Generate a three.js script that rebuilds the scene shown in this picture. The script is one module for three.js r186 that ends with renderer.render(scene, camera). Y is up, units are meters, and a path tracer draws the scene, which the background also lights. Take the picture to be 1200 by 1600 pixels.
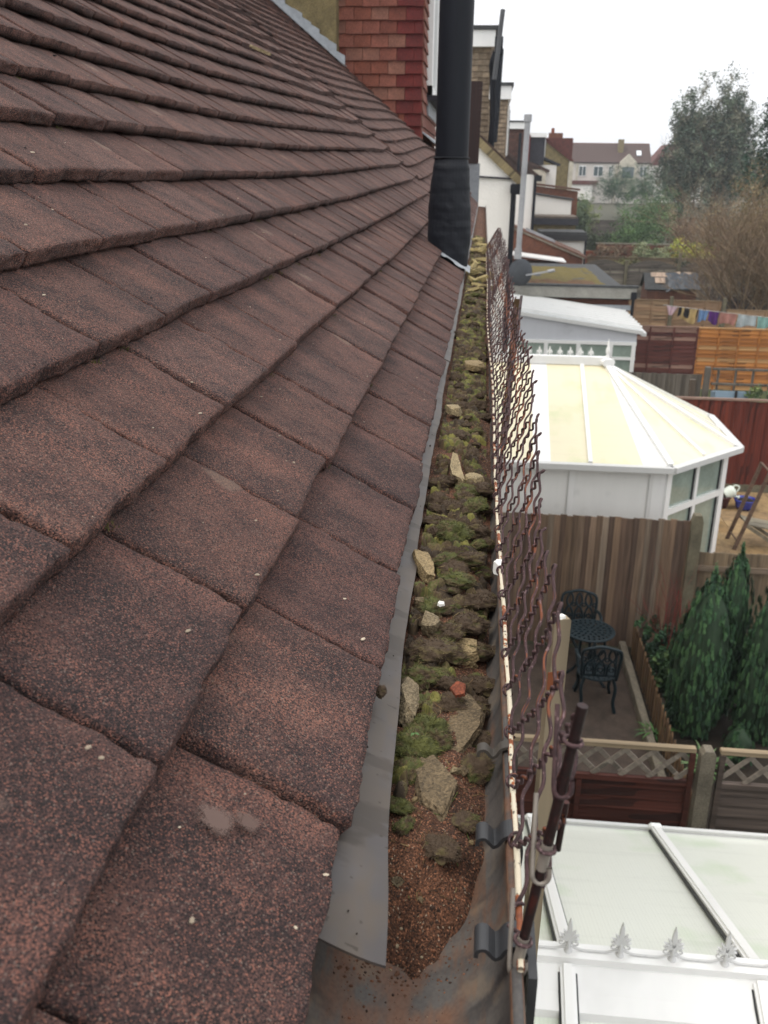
import * as THREE from 'three';
import { mergeGeometries, mergeVertices } from 'three/addons/utils/BufferGeometryUtils.js';
import { ConvexGeometry } from 'three/addons/geometries/ConvexGeometry.js';

// ---------------------------------------------------------------- camera, sky, sun, exposure
const scene = new THREE.Scene();
const camera = new THREE.PerspectiveCamera(57.77, 0.75, 0.05, 3000);
camera.position.set(0, 6.0, 0);
camera.rotation.set(-0.35078, 0.09658, 0.01396, 'YXZ');
camera.focus = 0.8; camera.userData.fStop = 19;          // phone lens: small real aperture, focused on the near tiles
camera.updateMatrixWorld();

const renderer = new THREE.WebGLRenderer({ antialias: true });
renderer.toneMapping = THREE.LinearToneMapping;
renderer.toneMappingExposure = 1.0;
renderer.shadowMap.enabled = true;

const sstep0 = (a, b, x) => { const t = Math.min(1, Math.max(0, (x - a) / (b - a))); return t * t * (3 - 2 * t); };
{ // overcast sky: brighter overhead, a little cool near the horizon, faint cloud structure
  const W = 512, H = 256, d = new Float32Array(W * H * 4);
  for (let y = 0; y < H; y++) for (let x = 0; x < W; x++) {
    const el = ((y + 0.5) / H - 0.5) * Math.PI, az = x / W * 2 * Math.PI, s = Math.max(0, Math.sin(el));
    let L = 1.13 + 0.2 * sstep0(0, 0.2, s) + 0.36 * sstep0(0.15, 0.75, s);
    L *= 1 + 0.025 * Math.sin(az * 3 + el * 5) + 0.02 * Math.sin(az * 7 - el * 11 + 1.3) + 0.012 * Math.sin(az * 13 + el * 23);
    const c = 0.4 * (1 - s), o = (y * W + x) * 4;
    d[o] = L * (1 - 0.085 * c); d[o + 1] = L * (1 - 0.05 * c); d[o + 2] = L * (1 + 0.015 * c); d[o + 3] = 1;
  }
  const t = new THREE.DataTexture(d, W, H, THREE.RGBAFormat, THREE.FloatType);
  t.mapping = THREE.EquirectangularReflectionMapping; t.magFilter = THREE.LinearFilter; t.minFilter = THREE.LinearFilter;
  t.wrapS = THREE.RepeatWrapping; t.needsUpdate = true;
  scene.background = t; scene.environment = t;
}
const sun = new THREE.DirectionalLight(0xfff6ea, 1.25);
sun.position.set(-14, 36, 0); sun.target.position.set(0, 4, -8);
sun.castShadow = true; sun.shadow.radius = 32; sun.shadow.mapSize.set(2048, 2048);
Object.assign(sun.shadow.camera, { left: -40, right: 40, top: 40, bottom: -60, near: 1, far: 160 });
scene.add(sun, sun.target);
scene.fog = new THREE.FogExp2(0xe4e8ee, 0.0009);

// ---------------------------------------------------------------- helpers
const V = (x, y, z) => new THREE.Vector3(x, y, z);
function RNG(a) { return () => { a |= 0; a = a + 0x6D2B79F5 | 0; let t = Math.imul(a ^ a >>> 15, 1 | a); t = t + Math.imul(t ^ t >>> 7, 61 | t) ^ t; return ((t ^ t >>> 14) >>> 0) / 4294967296; }; }
const rnd = RNG(7411);
const rr = (a, b, r = rnd) => a + (b - a) * r();
function hash(x, y, z) { let h = Math.imul(x, 374761393) + Math.imul(y, 668265263) + Math.imul(z, 2147483647 ^ 1274126177) | 0; h = Math.imul(h ^ h >>> 13, 1274126177); return ((h ^ h >>> 16) >>> 0) / 4294967296; }
const sm = t => t * t * (3 - 2 * t);
const sstep = (a, b, x) => sm(Math.min(1, Math.max(0, (x - a) / (b - a))));
function vnoise3(x, y, z) {
  const i = Math.floor(x), j = Math.floor(y), k = Math.floor(z), u = sm(x - i), v = sm(y - j), w = sm(z - k), L = (a, b, t) => a + (b - a) * t;
  return L(L(L(hash(i, j, k), hash(i + 1, j, k), u), L(hash(i, j + 1, k), hash(i + 1, j + 1, k), u), v), L(L(hash(i, j, k + 1), hash(i + 1, j, k + 1), u), L(hash(i, j + 1, k + 1), hash(i + 1, j + 1, k + 1), u), v), w) * 2 - 1;
}
const fbm3 = (x, y, z, o = 3) => { let s = 0, a = 1, n = 0; for (let i = 0; i < o; i++) { s += a * vnoise3(x, y, z); n += a; a *= 0.5; x *= 2.03; y *= 2.03; z *= 2.03; } return s / n; };
// periodic value noise, u v in 0..1
function pn(u, v, px, py, seed) {
  const x = u * px, y = v * py, i = Math.floor(x), j = Math.floor(y), a = sm(x - i), b = sm(y - j), m = (p, n) => ((p % n) + n) % n;
  const i0 = m(i, px), i1 = m(i + 1, px), j0 = m(j, py), j1 = m(j + 1, py);
  const p = hash(i0, j0, seed), q = hash(i1, j0, seed), r = hash(i0, j1, seed), s = hash(i1, j1, seed);
  return (p + (q - p) * a) + ((r + (s - r) * a) - (p + (q - p) * a)) * b;
}
const pf = (u, v, px, py, seed, o = 4) => { let s = 0, a = 1, n = 0; for (let k = 0; k < o; k++) { s += a * pn(u, v, px, py, seed + k * 17); n += a; a *= 0.55; px *= 2; py *= 2; } return s / n; };
function texture(w, h, fn, srgb, metresU, metresV = metresU) {
  const d = new Uint8Array(w * h * 4), o = [0, 0, 0];
  for (let y = 0; y < h; y++) for (let x = 0; x < w; x++) { fn(x / w, y / h, o); const k = (y * w + x) * 4; d[k] = Math.max(0, Math.min(255, o[0])); d[k + 1] = Math.max(0, Math.min(255, o[1])); d[k + 2] = Math.max(0, Math.min(255, o[2])); d[k + 3] = 255; }
  const t = new THREE.DataTexture(d, w, h); t.wrapS = t.wrapT = THREE.RepeatWrapping; t.magFilter = THREE.LinearFilter; t.minFilter = THREE.LinearMipmapLinearFilter; t.generateMipmaps = true;
  if (srgb) t.colorSpace = THREE.SRGBColorSpace; t.repeat.set(1 / metresU, 1 / metresV); t.needsUpdate = true; return t;
}
// granular surface: every grain is a cell with its own colour and its own height
function grainTexture(n, cells, metres, colour, seed) {
  const map = new Uint8Array(n * n * 4), bmp = new Uint8Array(n * n * 4), c = [0, 0, 0], S = cells / n;
  const jx = new Float32Array(cells * cells), jy = new Float32Array(cells * cells), jr = new Float32Array(cells * cells), jh = new Float32Array(cells * cells);
  const R = RNG(seed); for (let i = 0; i < cells * cells; i++) { jx[i] = R(); jy[i] = R(); jr[i] = R(); jh[i] = R(); }
  for (let y = 0; y < n; y++) for (let x = 0; x < n; x++) {
    const fx = x * S, fy = y * S, ci = Math.floor(fx), cj = Math.floor(fy); let best = 9, bi = 0;
    for (let b = -1; b <= 1; b++) for (let a = -1; a <= 1; a++) {
      const id = ((cj + b + cells) % cells) * cells + (ci + a + cells) % cells, dx = ci + a + jx[id] - fx, dy = cj + b + jy[id] - fy, q = dx * dx + dy * dy - jh[id] * 0.12;
      if (q < best) { best = q; bi = id; }
    }
    colour(x / n, y / n, jr[bi], jh[bi], c); const k = (y * n + x) * 4;
    map[k] = Math.max(0, Math.min(255, c[0])); map[k + 1] = Math.max(0, Math.min(255, c[1])); map[k + 2] = Math.max(0, Math.min(255, c[2])); map[k + 3] = 255;
    const hh = Math.max(0, Math.min(255, (0.25 + 0.75 * jh[bi]) * 255 * Math.max(0, 1 - Math.max(0, best) * 1.1))); bmp[k] = bmp[k + 1] = bmp[k + 2] = hh; bmp[k + 3] = 255;
  }
  const mk = (d, s) => { const t = new THREE.DataTexture(d, n, n); t.wrapS = t.wrapT = THREE.RepeatWrapping; t.magFilter = THREE.LinearFilter; t.minFilter = THREE.LinearMipmapLinearFilter; t.generateMipmaps = true; if (s) t.colorSpace = THREE.SRGBColorSpace; t.repeat.set(1 / metres, 1 / metres); t.needsUpdate = true; return t; };
  return { map: mk(map, true), bump: mk(bmp, false) };
}
const mix3 = (o, a, b, t) => { for (let i = 0; i < 3; i++) o[i] = a[i] + (b[i] - a[i]) * t; };

// box-projected uv in metres; ox, oy shift the pattern so that alike pieces differ
function boxUV(g, ox = 0, oy = 0) {
  if (g.index) g = g.toNonIndexed();
  const p = g.attributes.position, uv = new Float32Array(p.count * 2), a = V(), b = V(), c = V(), e = V(), f = V();
  for (let i = 0; i < p.count; i += 3) {
    a.fromBufferAttribute(p, i); b.fromBufferAttribute(p, i + 1); c.fromBufferAttribute(p, i + 2);
    e.subVectors(b, a); f.subVectors(c, a); e.cross(f); const X = Math.abs(e.x), Y = Math.abs(e.y), Z = Math.abs(e.z);
    [a, b, c].forEach((q, k) => { const o = (i + k) * 2; if (Y >= X && Y >= Z) { uv[o] = q.x + ox; uv[o + 1] = q.z + oy; } else if (X >= Z) { uv[o] = q.z + ox; uv[o + 1] = q.y + oy; } else { uv[o] = q.x + ox; uv[o + 1] = q.y + oy; } });
  }
  g.setAttribute('uv', new THREE.BufferAttribute(uv, 2)); return g;
}
function clean(g) { const n = g.index ? g.toNonIndexed() : g; for (const k of Object.keys(n.attributes)) if (!['position', 'normal', 'uv', 'color'].includes(k)) n.deleteAttribute(k); n.morphAttributes = {}; return n; }
const merge = list => { list = list.map(clean); const hasC = list.every(g => g.attributes.color); if (!hasC) list.forEach(g => g.deleteAttribute('color')); list.forEach(g => { if (!g.attributes.uv) boxUV(g); if (!g.attributes.normal) g.computeVertexNormals(); }); return list.length > 1 ? mergeGeometries(list) : list[0]; };
// a box with chamfered long edges, centred at x y z
function bx(w, h, d, x = 0, y = 0, z = 0, rx = 0, ry = 0, rz = 0, ch = 0) {
  let g;
  if (ch > 0) {
    const s = new THREE.Shape(), a = w / 2, b = h / 2; s.moveTo(-a + ch, -b); s.lineTo(a - ch, -b); s.lineTo(a, -b + ch); s.lineTo(a, b - ch); s.lineTo(a - ch, b); s.lineTo(-a + ch, b); s.lineTo(-a, b - ch); s.lineTo(-a, -b + ch); s.closePath();
    g = new THREE.ExtrudeGeometry(s, { depth: d, bevelEnabled: false }); g.translate(0, 0, -d / 2);
  } else g = new THREE.BoxGeometry(w, h, d);
  g = boxUV(g, rr(0, 3), rr(0, 3));
  if (rx || ry || rz) g.applyMatrix4(new THREE.Matrix4().makeRotationFromEuler(new THREE.Euler(rx, ry, rz)));
  return g.translate(x, y, z);
}
const cyl = (r0, r1, h, x, y, z, n = 14) => { const g = new THREE.CylinderGeometry(r1, r0, h, n); g.translate(x, y + h / 2, z); return boxUV(g); };   // stands on y
function bar(a, b, r0, r1 = r0, n = 8) {   // round bar from a to b
  const d = V().subVectors(b, a), L = d.length(), g = new THREE.CylinderGeometry(r1, r0, L, n); g.translate(0, L / 2, 0);
  g.applyQuaternion(new THREE.Quaternion().setFromUnitVectors(V(0, 1, 0), d.normalize())); g.translate(a.x, a.y, a.z); return boxUV(g);
}
function beam(a, b, w, h, up = V(0, 1, 0)) {   // rectangular beam from a to b, w across, h along up
  const d = V().subVectors(b, a), L = d.length(); d.normalize(); const s = V().crossVectors(d, up).normalize(), u = V().crossVectors(s, d);
  const g = boxUV(new THREE.BoxGeometry(w, h, L), rr(0, 3), rr(0, 3)); g.applyMatrix4(new THREE.Matrix4().makeBasis(s, u, d.clone().negate()));
  return g.translate((a.x + b.x) / 2, (a.y + b.y) / 2, (a.z + b.z) / 2);
}
function tube(pts, r, seg = 24, n = 6, closed = false) { return boxUV(new THREE.TubeGeometry(new THREE.CatmullRomCurve3(pts, closed), seg, r, n, closed)); }
function prism(points, axis, from, to) {   // polygon extruded along an axis: axis 'z' takes [x,y], 'x' takes [z,y], 'y' takes [x,z]
  const s = new THREE.Shape(points.map(p => new THREE.Vector2(p[0], p[1]))), g = new THREE.ExtrudeGeometry(s, { depth: to - from, bevelEnabled: false });
  g.translate(0, 0, from);
  if (axis === 'x') g.applyMatrix4(new THREE.Matrix4().set(0, 0, 1, 0, 0, 1, 0, 0, 1, 0, 0, 0, 0, 0, 0, 1)), flip(g);
  if (axis === 'y') g.applyMatrix4(new THREE.Matrix4().set(1, 0, 0, 0, 0, 0, 1, 0, 0, 1, 0, 0, 0, 0, 0, 1)), flip(g);
  return boxUV(g);
}
function flip(g) { const p = g.attributes.position; if (g.index) { const ix = g.index; for (let i = 0; i < ix.count; i += 3) { const t = ix.getX(i); ix.setX(i, ix.getX(i + 1)); ix.setX(i + 1, t); } } else for (let i = 0; i < p.count; i += 3) for (let k = 0; k < 3; k++) { const t = p.array[i * 3 + k]; p.array[i * 3 + k] = p.array[i * 3 + 3 + k]; p.array[i * 3 + 3 + k] = t; } g.computeVertexNormals(); }
function gridSurface(nu, nv, fn) {   // fn(u,v) -> [x,y,z]
  const pos = [], uv = [], idx = [];
  for (let j = 0; j <= nv; j++) for (let i = 0; i <= nu; i++) { const q = fn(i / nu, j / nv); pos.push(q[0], q[1], q[2]); uv.push(q[3] ?? q[0], q[4] ?? q[2]); }
  for (let j = 0; j < nv; j++) for (let i = 0; i < nu; i++) { const a = j * (nu + 1) + i, b = a + 1, c = a + nu + 1, e = c + 1; idx.push(a, b, e, a, e, c); }
  const g = new THREE.BufferGeometry(); g.setAttribute('position', new THREE.Float32BufferAttribute(pos, 3)); g.setAttribute('uv', new THREE.Float32BufferAttribute(uv, 2)); g.setIndex(idx); g.computeVertexNormals(); return g;
}

const taken = {};
function numbered(n) { const k = taken[n] = (taken[n] ?? -1) + 1; return k ? `${n}_${String(k).padStart(3, '0')}` : n; }
function mesh(name, geos, mat, parent) {
  const g = Array.isArray(geos) ? merge(geos) : geos; if (!g.attributes.normal) g.computeVertexNormals();
  const m = new THREE.Mesh(g, mat); m.castShadow = m.receiveShadow = true; m.name = parent ? name : numbered(name); (parent || scene).add(m); return m;
}
function tag(o, label, category, group, kind) { o.userData.label = label; if (category) o.userData.category = category; if (group) o.userData.group = group; if (kind) o.userData.kind = kind; return o; }
function thing(name, label, category, pos = [0, 0, 0], turn = 0, group) { const o = new THREE.Group(); o.name = numbered(name); o.position.set(...pos); o.rotation.y = turn; scene.add(o); return tag(o, label, category, group); }
function part(name, parent) { const o = new THREE.Group(); o.name = name; parent.add(o); return o; }
function structure(name, geos, mat, label) { const m = mesh(name, geos, mat); m.userData.kind = 'structure'; if (label) m.userData.label = label; return m; }
function copyOf(o, label, group) { const c = o.clone(); c.userData = { ...o.userData }; c.name = numbered(o.name.replace(/_\d{3}$/, '')); if (label) c.userData.label = label; if (group) c.userData.group = group; scene.add(c); return c; }

// ---------------------------------------------------------------- materials
const tileTex = grainTexture(2048, 650, 0.46, (u, v, r, h, o) => {
  const p = pf(u, v, 5, 9, 11, 4), q = pf(u, v, 7, 22, 31, 3), w = pf(u, v, 26, 26, 51, 3);
  mix3(o, [56, 40, 40], [112, 82, 73], Math.min(1, Math.max(0, 0.5 + (p - 0.5) * 0.7 + (w - 0.5) * 0.9 + (r - 0.5) * 0.75)));
  const salmon = 0.09 + Math.max(0, q - 0.45) * 0.65, dark = 0.17 + Math.max(0, 0.54 - p) * 1.0 + Math.max(0, w - 0.6) * 0.8;
  const t = (r * 7.31) % 1;
  if (t < salmon) mix3(o, o, [168, 114, 95], 0.3 + 0.5 * h);
  else if (t > 1 - dark) mix3(o, o, [22, 17, 19], 0.45 + 0.5 * h);
  else if (t > 0.5 && t < 0.53) mix3(o, o, [150, 140, 128], 0.6);
  const li = pf(u, v, 9, 9, 77, 2); if (li > 0.84) mix3(o, o, [132, 116, 103], Math.min(0.7, (li - 0.84) * 16) * (0.6 + 0.4 * r));
}, 3);
const siltTex = grainTexture(1024, 440, 0.3, (u, v, r, h, o) => {
  const p = pf(u, v, 6, 6, 19, 4); mix3(o, [58, 38, 28], [120, 80, 58], Math.min(1, Math.max(0, p * 1.3 - 0.2 + (r - 0.5) * 0.7)));
  const t = (r * 9.7) % 1; if (t < 0.07) mix3(o, o, [172, 118, 88], 0.8); else if (t > 0.86) mix3(o, o, [34, 26, 20], 0.8); else if (t > 0.5 && t < 0.515) mix3(o, o, [190, 180, 160], 0.7);
}, 5);
const gritTex = grainTexture(512, 120, 0.5, (u, v, r, h, o) => { const p = pf(u, v, 5, 5, 9, 4); const k = 235 * (0.62 + 0.32 * p + (r - 0.5) * 0.28); o[0] = k; o[1] = k * 0.99; o[2] = k * 0.97; }, 8);
const mottle = texture(512, 512, (u, v, o) => { const p = pf(u, v, 4, 4, 3, 6), q = pf(u, v, 60, 60, 4, 2); const k = 255 * (0.74 + 0.30 * p + (q - 0.5) * 0.1); o[0] = k; o[1] = k; o[2] = k; }, true, 1.3);
const mottleBump = texture(256, 256, (u, v, o) => { o[0] = o[1] = o[2] = 255 * pf(u, v, 20, 20, 23, 3); }, false, 0.7);
const stain = texture(512, 512, (u, v, o) => { const p = pf(u, v, 3, 3, 41, 6), q = pf(u, v, 40, 6, 44, 3); const k = 255 * Math.min(1, 0.975 + 0.025 * q - Math.max(0, p - 0.66) * 0.35); o[0] = k; o[1] = k * 0.995; o[2] = k * 0.98; }, true, 1.7);
const woodFn = t => (u, v, o) => { if (t) [u, v] = [v, u]; const w = pf(u, v, 40, 3, 5, 4), q = pf(u, v, 6, 2, 6, 3), k0 = pn(u, v, 9, 4, 12); let k = 255 * (0.55 + 0.34 * w + 0.30 * q); if (k0 > 0.93) k *= 0.72; o[0] = k; o[1] = k * 0.985; o[2] = k * 0.965; };
const woodV = texture(512, 512, woodFn(false), true, 0.6, 1.4), woodH = texture(512, 512, woodFn(true), true, 1.4, 0.6);
const woodVb = texture(256, 256, (u, v, o) => { o[0] = o[1] = o[2] = 255 * pf(u, v, 50, 3, 5, 3); }, false, 0.6, 1.4), woodHb = texture(256, 256, (u, v, o) => { o[0] = o[1] = o[2] = 255 * pf(u, v, 3, 50, 5, 3); }, false, 1.4, 0.6);
const rustTex = texture(512, 512, (u, v, o) => { const p = pf(u, v, 30, 30, 61, 4), q = pf(u, v, 8, 8, 64, 3); mix3(o, [44, 30, 32], [94, 68, 69], p * 1.2 - 0.1); if (q > 0.62) mix3(o, o, [142, 80, 48], Math.min(0.75, (q - 0.62) * 6)); if (pn(u, v, 90, 90, 69) > 0.84) mix3(o, o, [146, 122, 124], 0.6); }, true, 0.11);
const peelTex = texture(512, 512, (u, v, o) => { const p = pf(u, v, 10, 10, 71, 4), q = pn(u, v, 60, 60, 77); mix3(o, [214, 206, 186], [188, 176, 152], p); if (p > 0.56) mix3(o, [150, 84, 46], [92, 50, 36], Math.min(1, (p - 0.56) * 6)); else if (q > 0.88) mix3(o, o, [70, 62, 56], 0.8); }, true, 0.16);
const gutterTex = texture(1024, 512, (u, v, o) => {   // u along the gutter, v across: weathered black plastic with dusty bloom and rust-coloured run marks
  const p = pf(u, v, 8, 3, 81, 5), q = pf(u, v, 46, 2, 84, 3), s = pf(u, v, 20, 20, 88, 4);
  mix3(o, [58, 56, 56], [102, 97, 92], p * 0.9 + (q - 0.5) * 0.5); const mid = Math.abs(v - 0.5), ru = pf(u, v, 14, 3, 93, 4) + (s - 0.5) * 0.7 + (mid < 0.26 ? 0.13 : 0);
  if (ru > 0.5) mix3(o, o, [120, 78, 56], Math.min(0.7, (ru - 0.5) * 2.2)); if (mid < 0.3) mix3(o, o, [104, 74, 56], Math.max(0, Math.min(0.5, (s - 0.34) * 2.2))); if (q < 0.42) mix3(o, o, [44, 41, 41], Math.min(0.5, (0.42 - q) * 3)); const f = pn(u, v, 400, 130, 99); mix3(o, o, f > 0.5 ? [120, 108, 94] : [44, 38, 36], Math.abs(f - 0.5) * 0.35); const du = pf(u, v, 30, 8, 97, 3); if (du > 0.56) mix3(o, o, [132, 114, 94], Math.min(0.4, (du - 0.56) * 2.5));
}, true, 0.5, 0.165);
const stripTex = texture(1024, 512, (u, v, o) => { const p = pf(u, v, 5, 4, 141, 5), q = pf(u, v, 20, 3, 144, 4), s = pn(u, v, 130, 60, 147), d = pf(u, v, 9, 9, 149, 5); mix3(o, [78, 75, 76], [108, 104, 103], p); if (q > 0.56) mix3(o, o, [104, 92, 78], Math.min(0.55, (q - 0.56) * 4)); if (d > 0.62) mix3(o, o, [70, 62, 54], Math.min(0.6, (d - 0.62) * 8)); if (s > 0.93) mix3(o, o, [58, 50, 42], 0.6); }, true, 0.5, 0.2);
const polyTex = texture(1024, 1024, (u, v, o) => { // multiwall sheet: faint flutes, water marks, specks of dirt and patches of green algae
  const p = pf(u, v, 4, 4, 161, 6), f = Math.abs(((u * 96) % 1) - 0.5), q = pf(u, v, 3, 30, 164, 4), s = pn(u, v, 260, 260, 167); let k = 250 - (f > 0.42 ? 9 : 0) - Math.max(0, p - 0.55) * 40 - Math.max(0, q - 0.6) * 30; o[0] = k - Math.max(0, p - 0.55) * 40; o[1] = k; o[2] = k - Math.max(0, p - 0.55) * 60; if (s > 0.972) mix3(o, o, [120, 112, 96], 0.55); }, true, 1.55);
const std = (c, o = {}) => new THREE.MeshStandardMaterial({ color: new THREE.Color(c), roughness: 0.85, ...o });
const lin = (r, g, b) => new THREE.Color().setRGB(r, g, b);
const M = {
  tile: ['#ffffff', '#f3ebe9', '#f8f0ec', '#e6dfe0', '#f0e9e6', '#eae6e7', '#fbf6f3', '#ece4e1'].map(c => std(c, { map: tileTex.map, bumpMap: tileTex.bump, bumpScale: 0.0012, roughness: 0.92 })),
  silt: std('#ffffff', { map: siltTex.map, bumpMap: siltTex.bump, bumpScale: 0.0012, roughness: 1 }),
  gutter: std('#ffffff', { map: gutterTex, bumpMap: mottleBump, bumpScale: 0.0006, roughness: 0.62 }),
  lead: std('#dad7d6', { map: stripTex, roughness: 0.5, metalness: 0.2, bumpMap: mottleBump, bumpScale: 0.0006 }),
  leadPale: std('#a7acb2', { map: mottle, roughness: 0.6, bumpMap: mottleBump, bumpScale: 0.004 }),
  clip: std('#3a3b3e', { map: mottle, roughness: 0.42 }),
  clipDusty: std('#565049', { map: mottle, roughness: 0.6 }),
  rust: std('#ffffff', { map: rustTex, roughness: 0.8, bumpMap: mottleBump, bumpScale: 0.0005 }),
  rod: std('#7d5450', { map: rustTex, roughness: 0.62 }),
  bareSteel: std('#a39a90', { map: mottle, roughness: 0.55, metalness: 0.3 }),
  peel: std('#ffffff', { map: peelTex, roughness: 0.7 }),
  black: new THREE.MeshPhysicalMaterial({ color: new THREE.Color('#191d26'), map: mottle, roughness: 0.55, specularIntensity: 0.5 }),
  sleeve: new THREE.MeshPhysicalMaterial({ color: new THREE.Color('#1a1e27'), specularIntensity: 0.6, map: mottle, roughness: 0.6, bumpMap: mottleBump, bumpScale: 0.003 }),
  upvc: std('#eff0f2', { map: stain, roughness: 0.32 }),
  upvcDull: std('#cfd0d2', { map: stain, roughness: 0.4 }),
  gasket: std('#2a2b2d', { roughness: 0.6 }),
  poly: new THREE.MeshPhysicalMaterial({ color: new THREE.Color('#e8ebe2'), map: polyTex, roughness: 0.28, clearcoat: 0.25, clearcoatRoughness: 0.12 }),
  cream: new THREE.MeshPhysicalMaterial({ color: new THREE.Color('#ebe2c2'), map: polyTex, roughness: 0.3, clearcoat: 0.2, clearcoatRoughness: 0.15 }),
  whitePane: new THREE.MeshPhysicalMaterial({ color: new THREE.Color('#f0f1f2'), map: stain, roughness: 0.25, clearcoat: 0.25 }),
  glass: new THREE.MeshPhysicalMaterial({ color: new THREE.Color('#a3b3a8'), map: mottle, roughness: 0.12, clearcoat: 0.6, clearcoatRoughness: 0.03 }),
  darkGlass: new THREE.MeshPhysicalMaterial({ color: new THREE.Color('#4d5a5e'), roughness: 0.08, clearcoat: 0.6, clearcoatRoughness: 0.03 }),
  whiteWall: std('#eceae8', { map: stain, bumpMap: mottleBump, bumpScale: 0.006 }),
  creamWall: std('#d9d2c0', { map: mottle, bumpMap: mottleBump, bumpScale: 0.006 }),
  roughcast: std('#a5956a', { map: gritTex.map, bumpMap: gritTex.bump, bumpScale: 0.008 }),
  concrete: std('#a39a8a', { map: gritTex.map, bumpMap: gritTex.bump, bumpScale: 0.003 }),
  concretePost: std('#8f8872', { map: gritTex.map, bumpMap: gritTex.bump, bumpScale: 0.003 }),
  patio: std('#6a5a50', { map: gritTex.map, bumpMap: gritTex.bump, bumpScale: 0.003 }),
  brick: std('#8f5a44', { map: gritTex.map, bumpMap: gritTex.bump, bumpScale: 0.003 }),
  felt: std('#55585c', { map: gritTex.map, bumpMap: gritTex.bump, bumpScale: 0.003 }),
  mossRoof: std('#8d7d30', { map: gritTex.map, bumpMap: gritTex.bump, bumpScale: 0.01 }),
  mossRoof2: std('#8a6238', { map: gritTex.map, bumpMap: gritTex.bump, bumpScale: 0.01 }),
  redTile: ['#9c5a48', '#a86656', '#905042', '#a57060', '#a05f50'].map(c => std(c, { map: gritTex.map, bumpMap: gritTex.bump, bumpScale: 0.002 })),
  darkRedTile: ['#7a2c2b', '#842f2c'].map(c => std(c, { map: gritTex.map, bumpMap: gritTex.bump, bumpScale: 0.002 })),
  buffTile: ['#b3a08a', '#c0ac94', '#a4917c'].map(c => std(c, { map: gritTex.map, bumpMap: gritTex.bump, bumpScale: 0.002 })),
  brownTile: ['#6e4e45', '#7a564c', '#65463e'].map(c => std(c, { map: gritTex.map })),
  brownRoof: std('#68524d', { map: gritTex.map, bumpMap: gritTex.bump, bumpScale: 0.01 }),
  redRoof: std('#7c4038', { map: gritTex.map, bumpMap: gritTex.bump, bumpScale: 0.01 }),
  paleRoof: std('#8c6454', { map: gritTex.map, bumpMap: gritTex.bump, bumpScale: 0.01 }),
  slate: std('#3f3f4b', { map: gritTex.map }),
  brownPaint: std('#3d2320', { map: woodV, roughness: 0.6 }),
  tanWood: std('#958868', { map: woodV, bumpMap: woodVb, bumpScale: 0.002 }),
  lath: std('#a89a82', { map: woodV, bumpMap: woodVb, bumpScale: 0.001 }),
  greyPipe: std('#b0b2b7', { map: mottle, roughness: 0.5 }),
  castGreen: std('#1d3038', { map: mottle, roughness: 0.45, metalness: 0.2 }),
  terracotta: std('#a2573c', { map: gritTex.map }),
  earth: std('#4a3c2c', { map: gritTex.map, bumpMap: gritTex.bump, bumpScale: 0.02 }),
  leaf: std('#ffffff', { vertexColors: true, roughness: 0.8 }),
  bark: std('#5d4c40', { map: woodV, bumpMap: woodVb, bumpScale: 0.01 }),
  twig: std('#ffffff', { vertexColors: true, roughness: 0.9 }),
  stone: ['#b09a72', '#9c8c70', '#c1ae88', '#8f7c60', '#dcc990'].map(c => std(c, { map: gritTex.map, bumpMap: gritTex.bump, bumpScale: 0.0012 })),
};
const woodMat = (c, h) => std(c, h ? { map: woodH, bumpMap: woodHb, bumpScale: 0.002 } : { map: woodV, bumpMap: woodVb, bumpScale: 0.002 });
// ---------------------------------------------------------------- the terrain
structure('ground', gridSurface(60, 120, (u, v) => {
  const x = -400 + 900 * Math.pow(u, 1.0), D = -40 + 1500 * Math.pow(v, 2.2), z = -D;
  const y = -0.02 + 2.6 * sstep(48, 135, D) + (D > 150 ? Math.min(8, (D - 150) * 0.02) : 0); return [x, y, z];
}), std('#4b4a35', { map: mottle }), 'rough dark earth and grass beneath the back gardens');

// ---------------------------------------------------------------- the tiled roof in front of the camera and its neighbour's
const TH = 0.6754, CT = Math.cos(TH), ST = Math.sin(TH), X0 = -0.053, Y0 = 5.6875, GAUGE = 0.1, TW = 0.16, TILT = 0.19;
function lift(s, D) {   // old roof: swells towards the party wall at D = 5.5, the neighbour's slope stands a little higher
  const a = Math.tanh(Math.max(0, s) / 0.9), b = 0.085 * sstep(2.0, 5.4, D) * a;
  if (D < 5.5) return b + 0.018 * Math.exp(-((D - 5.35) ** 2) / 0.03) * Math.tanh(s / 0.3);
  return b + 0.125 * sstep(5.6, 9.2, D) * Math.tanh(Math.max(0, s) / 0.35);
}
const roofPoint = (s, D) => V(X0 - s * CT, Y0 + s * ST + lift(s, D), -D);

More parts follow.
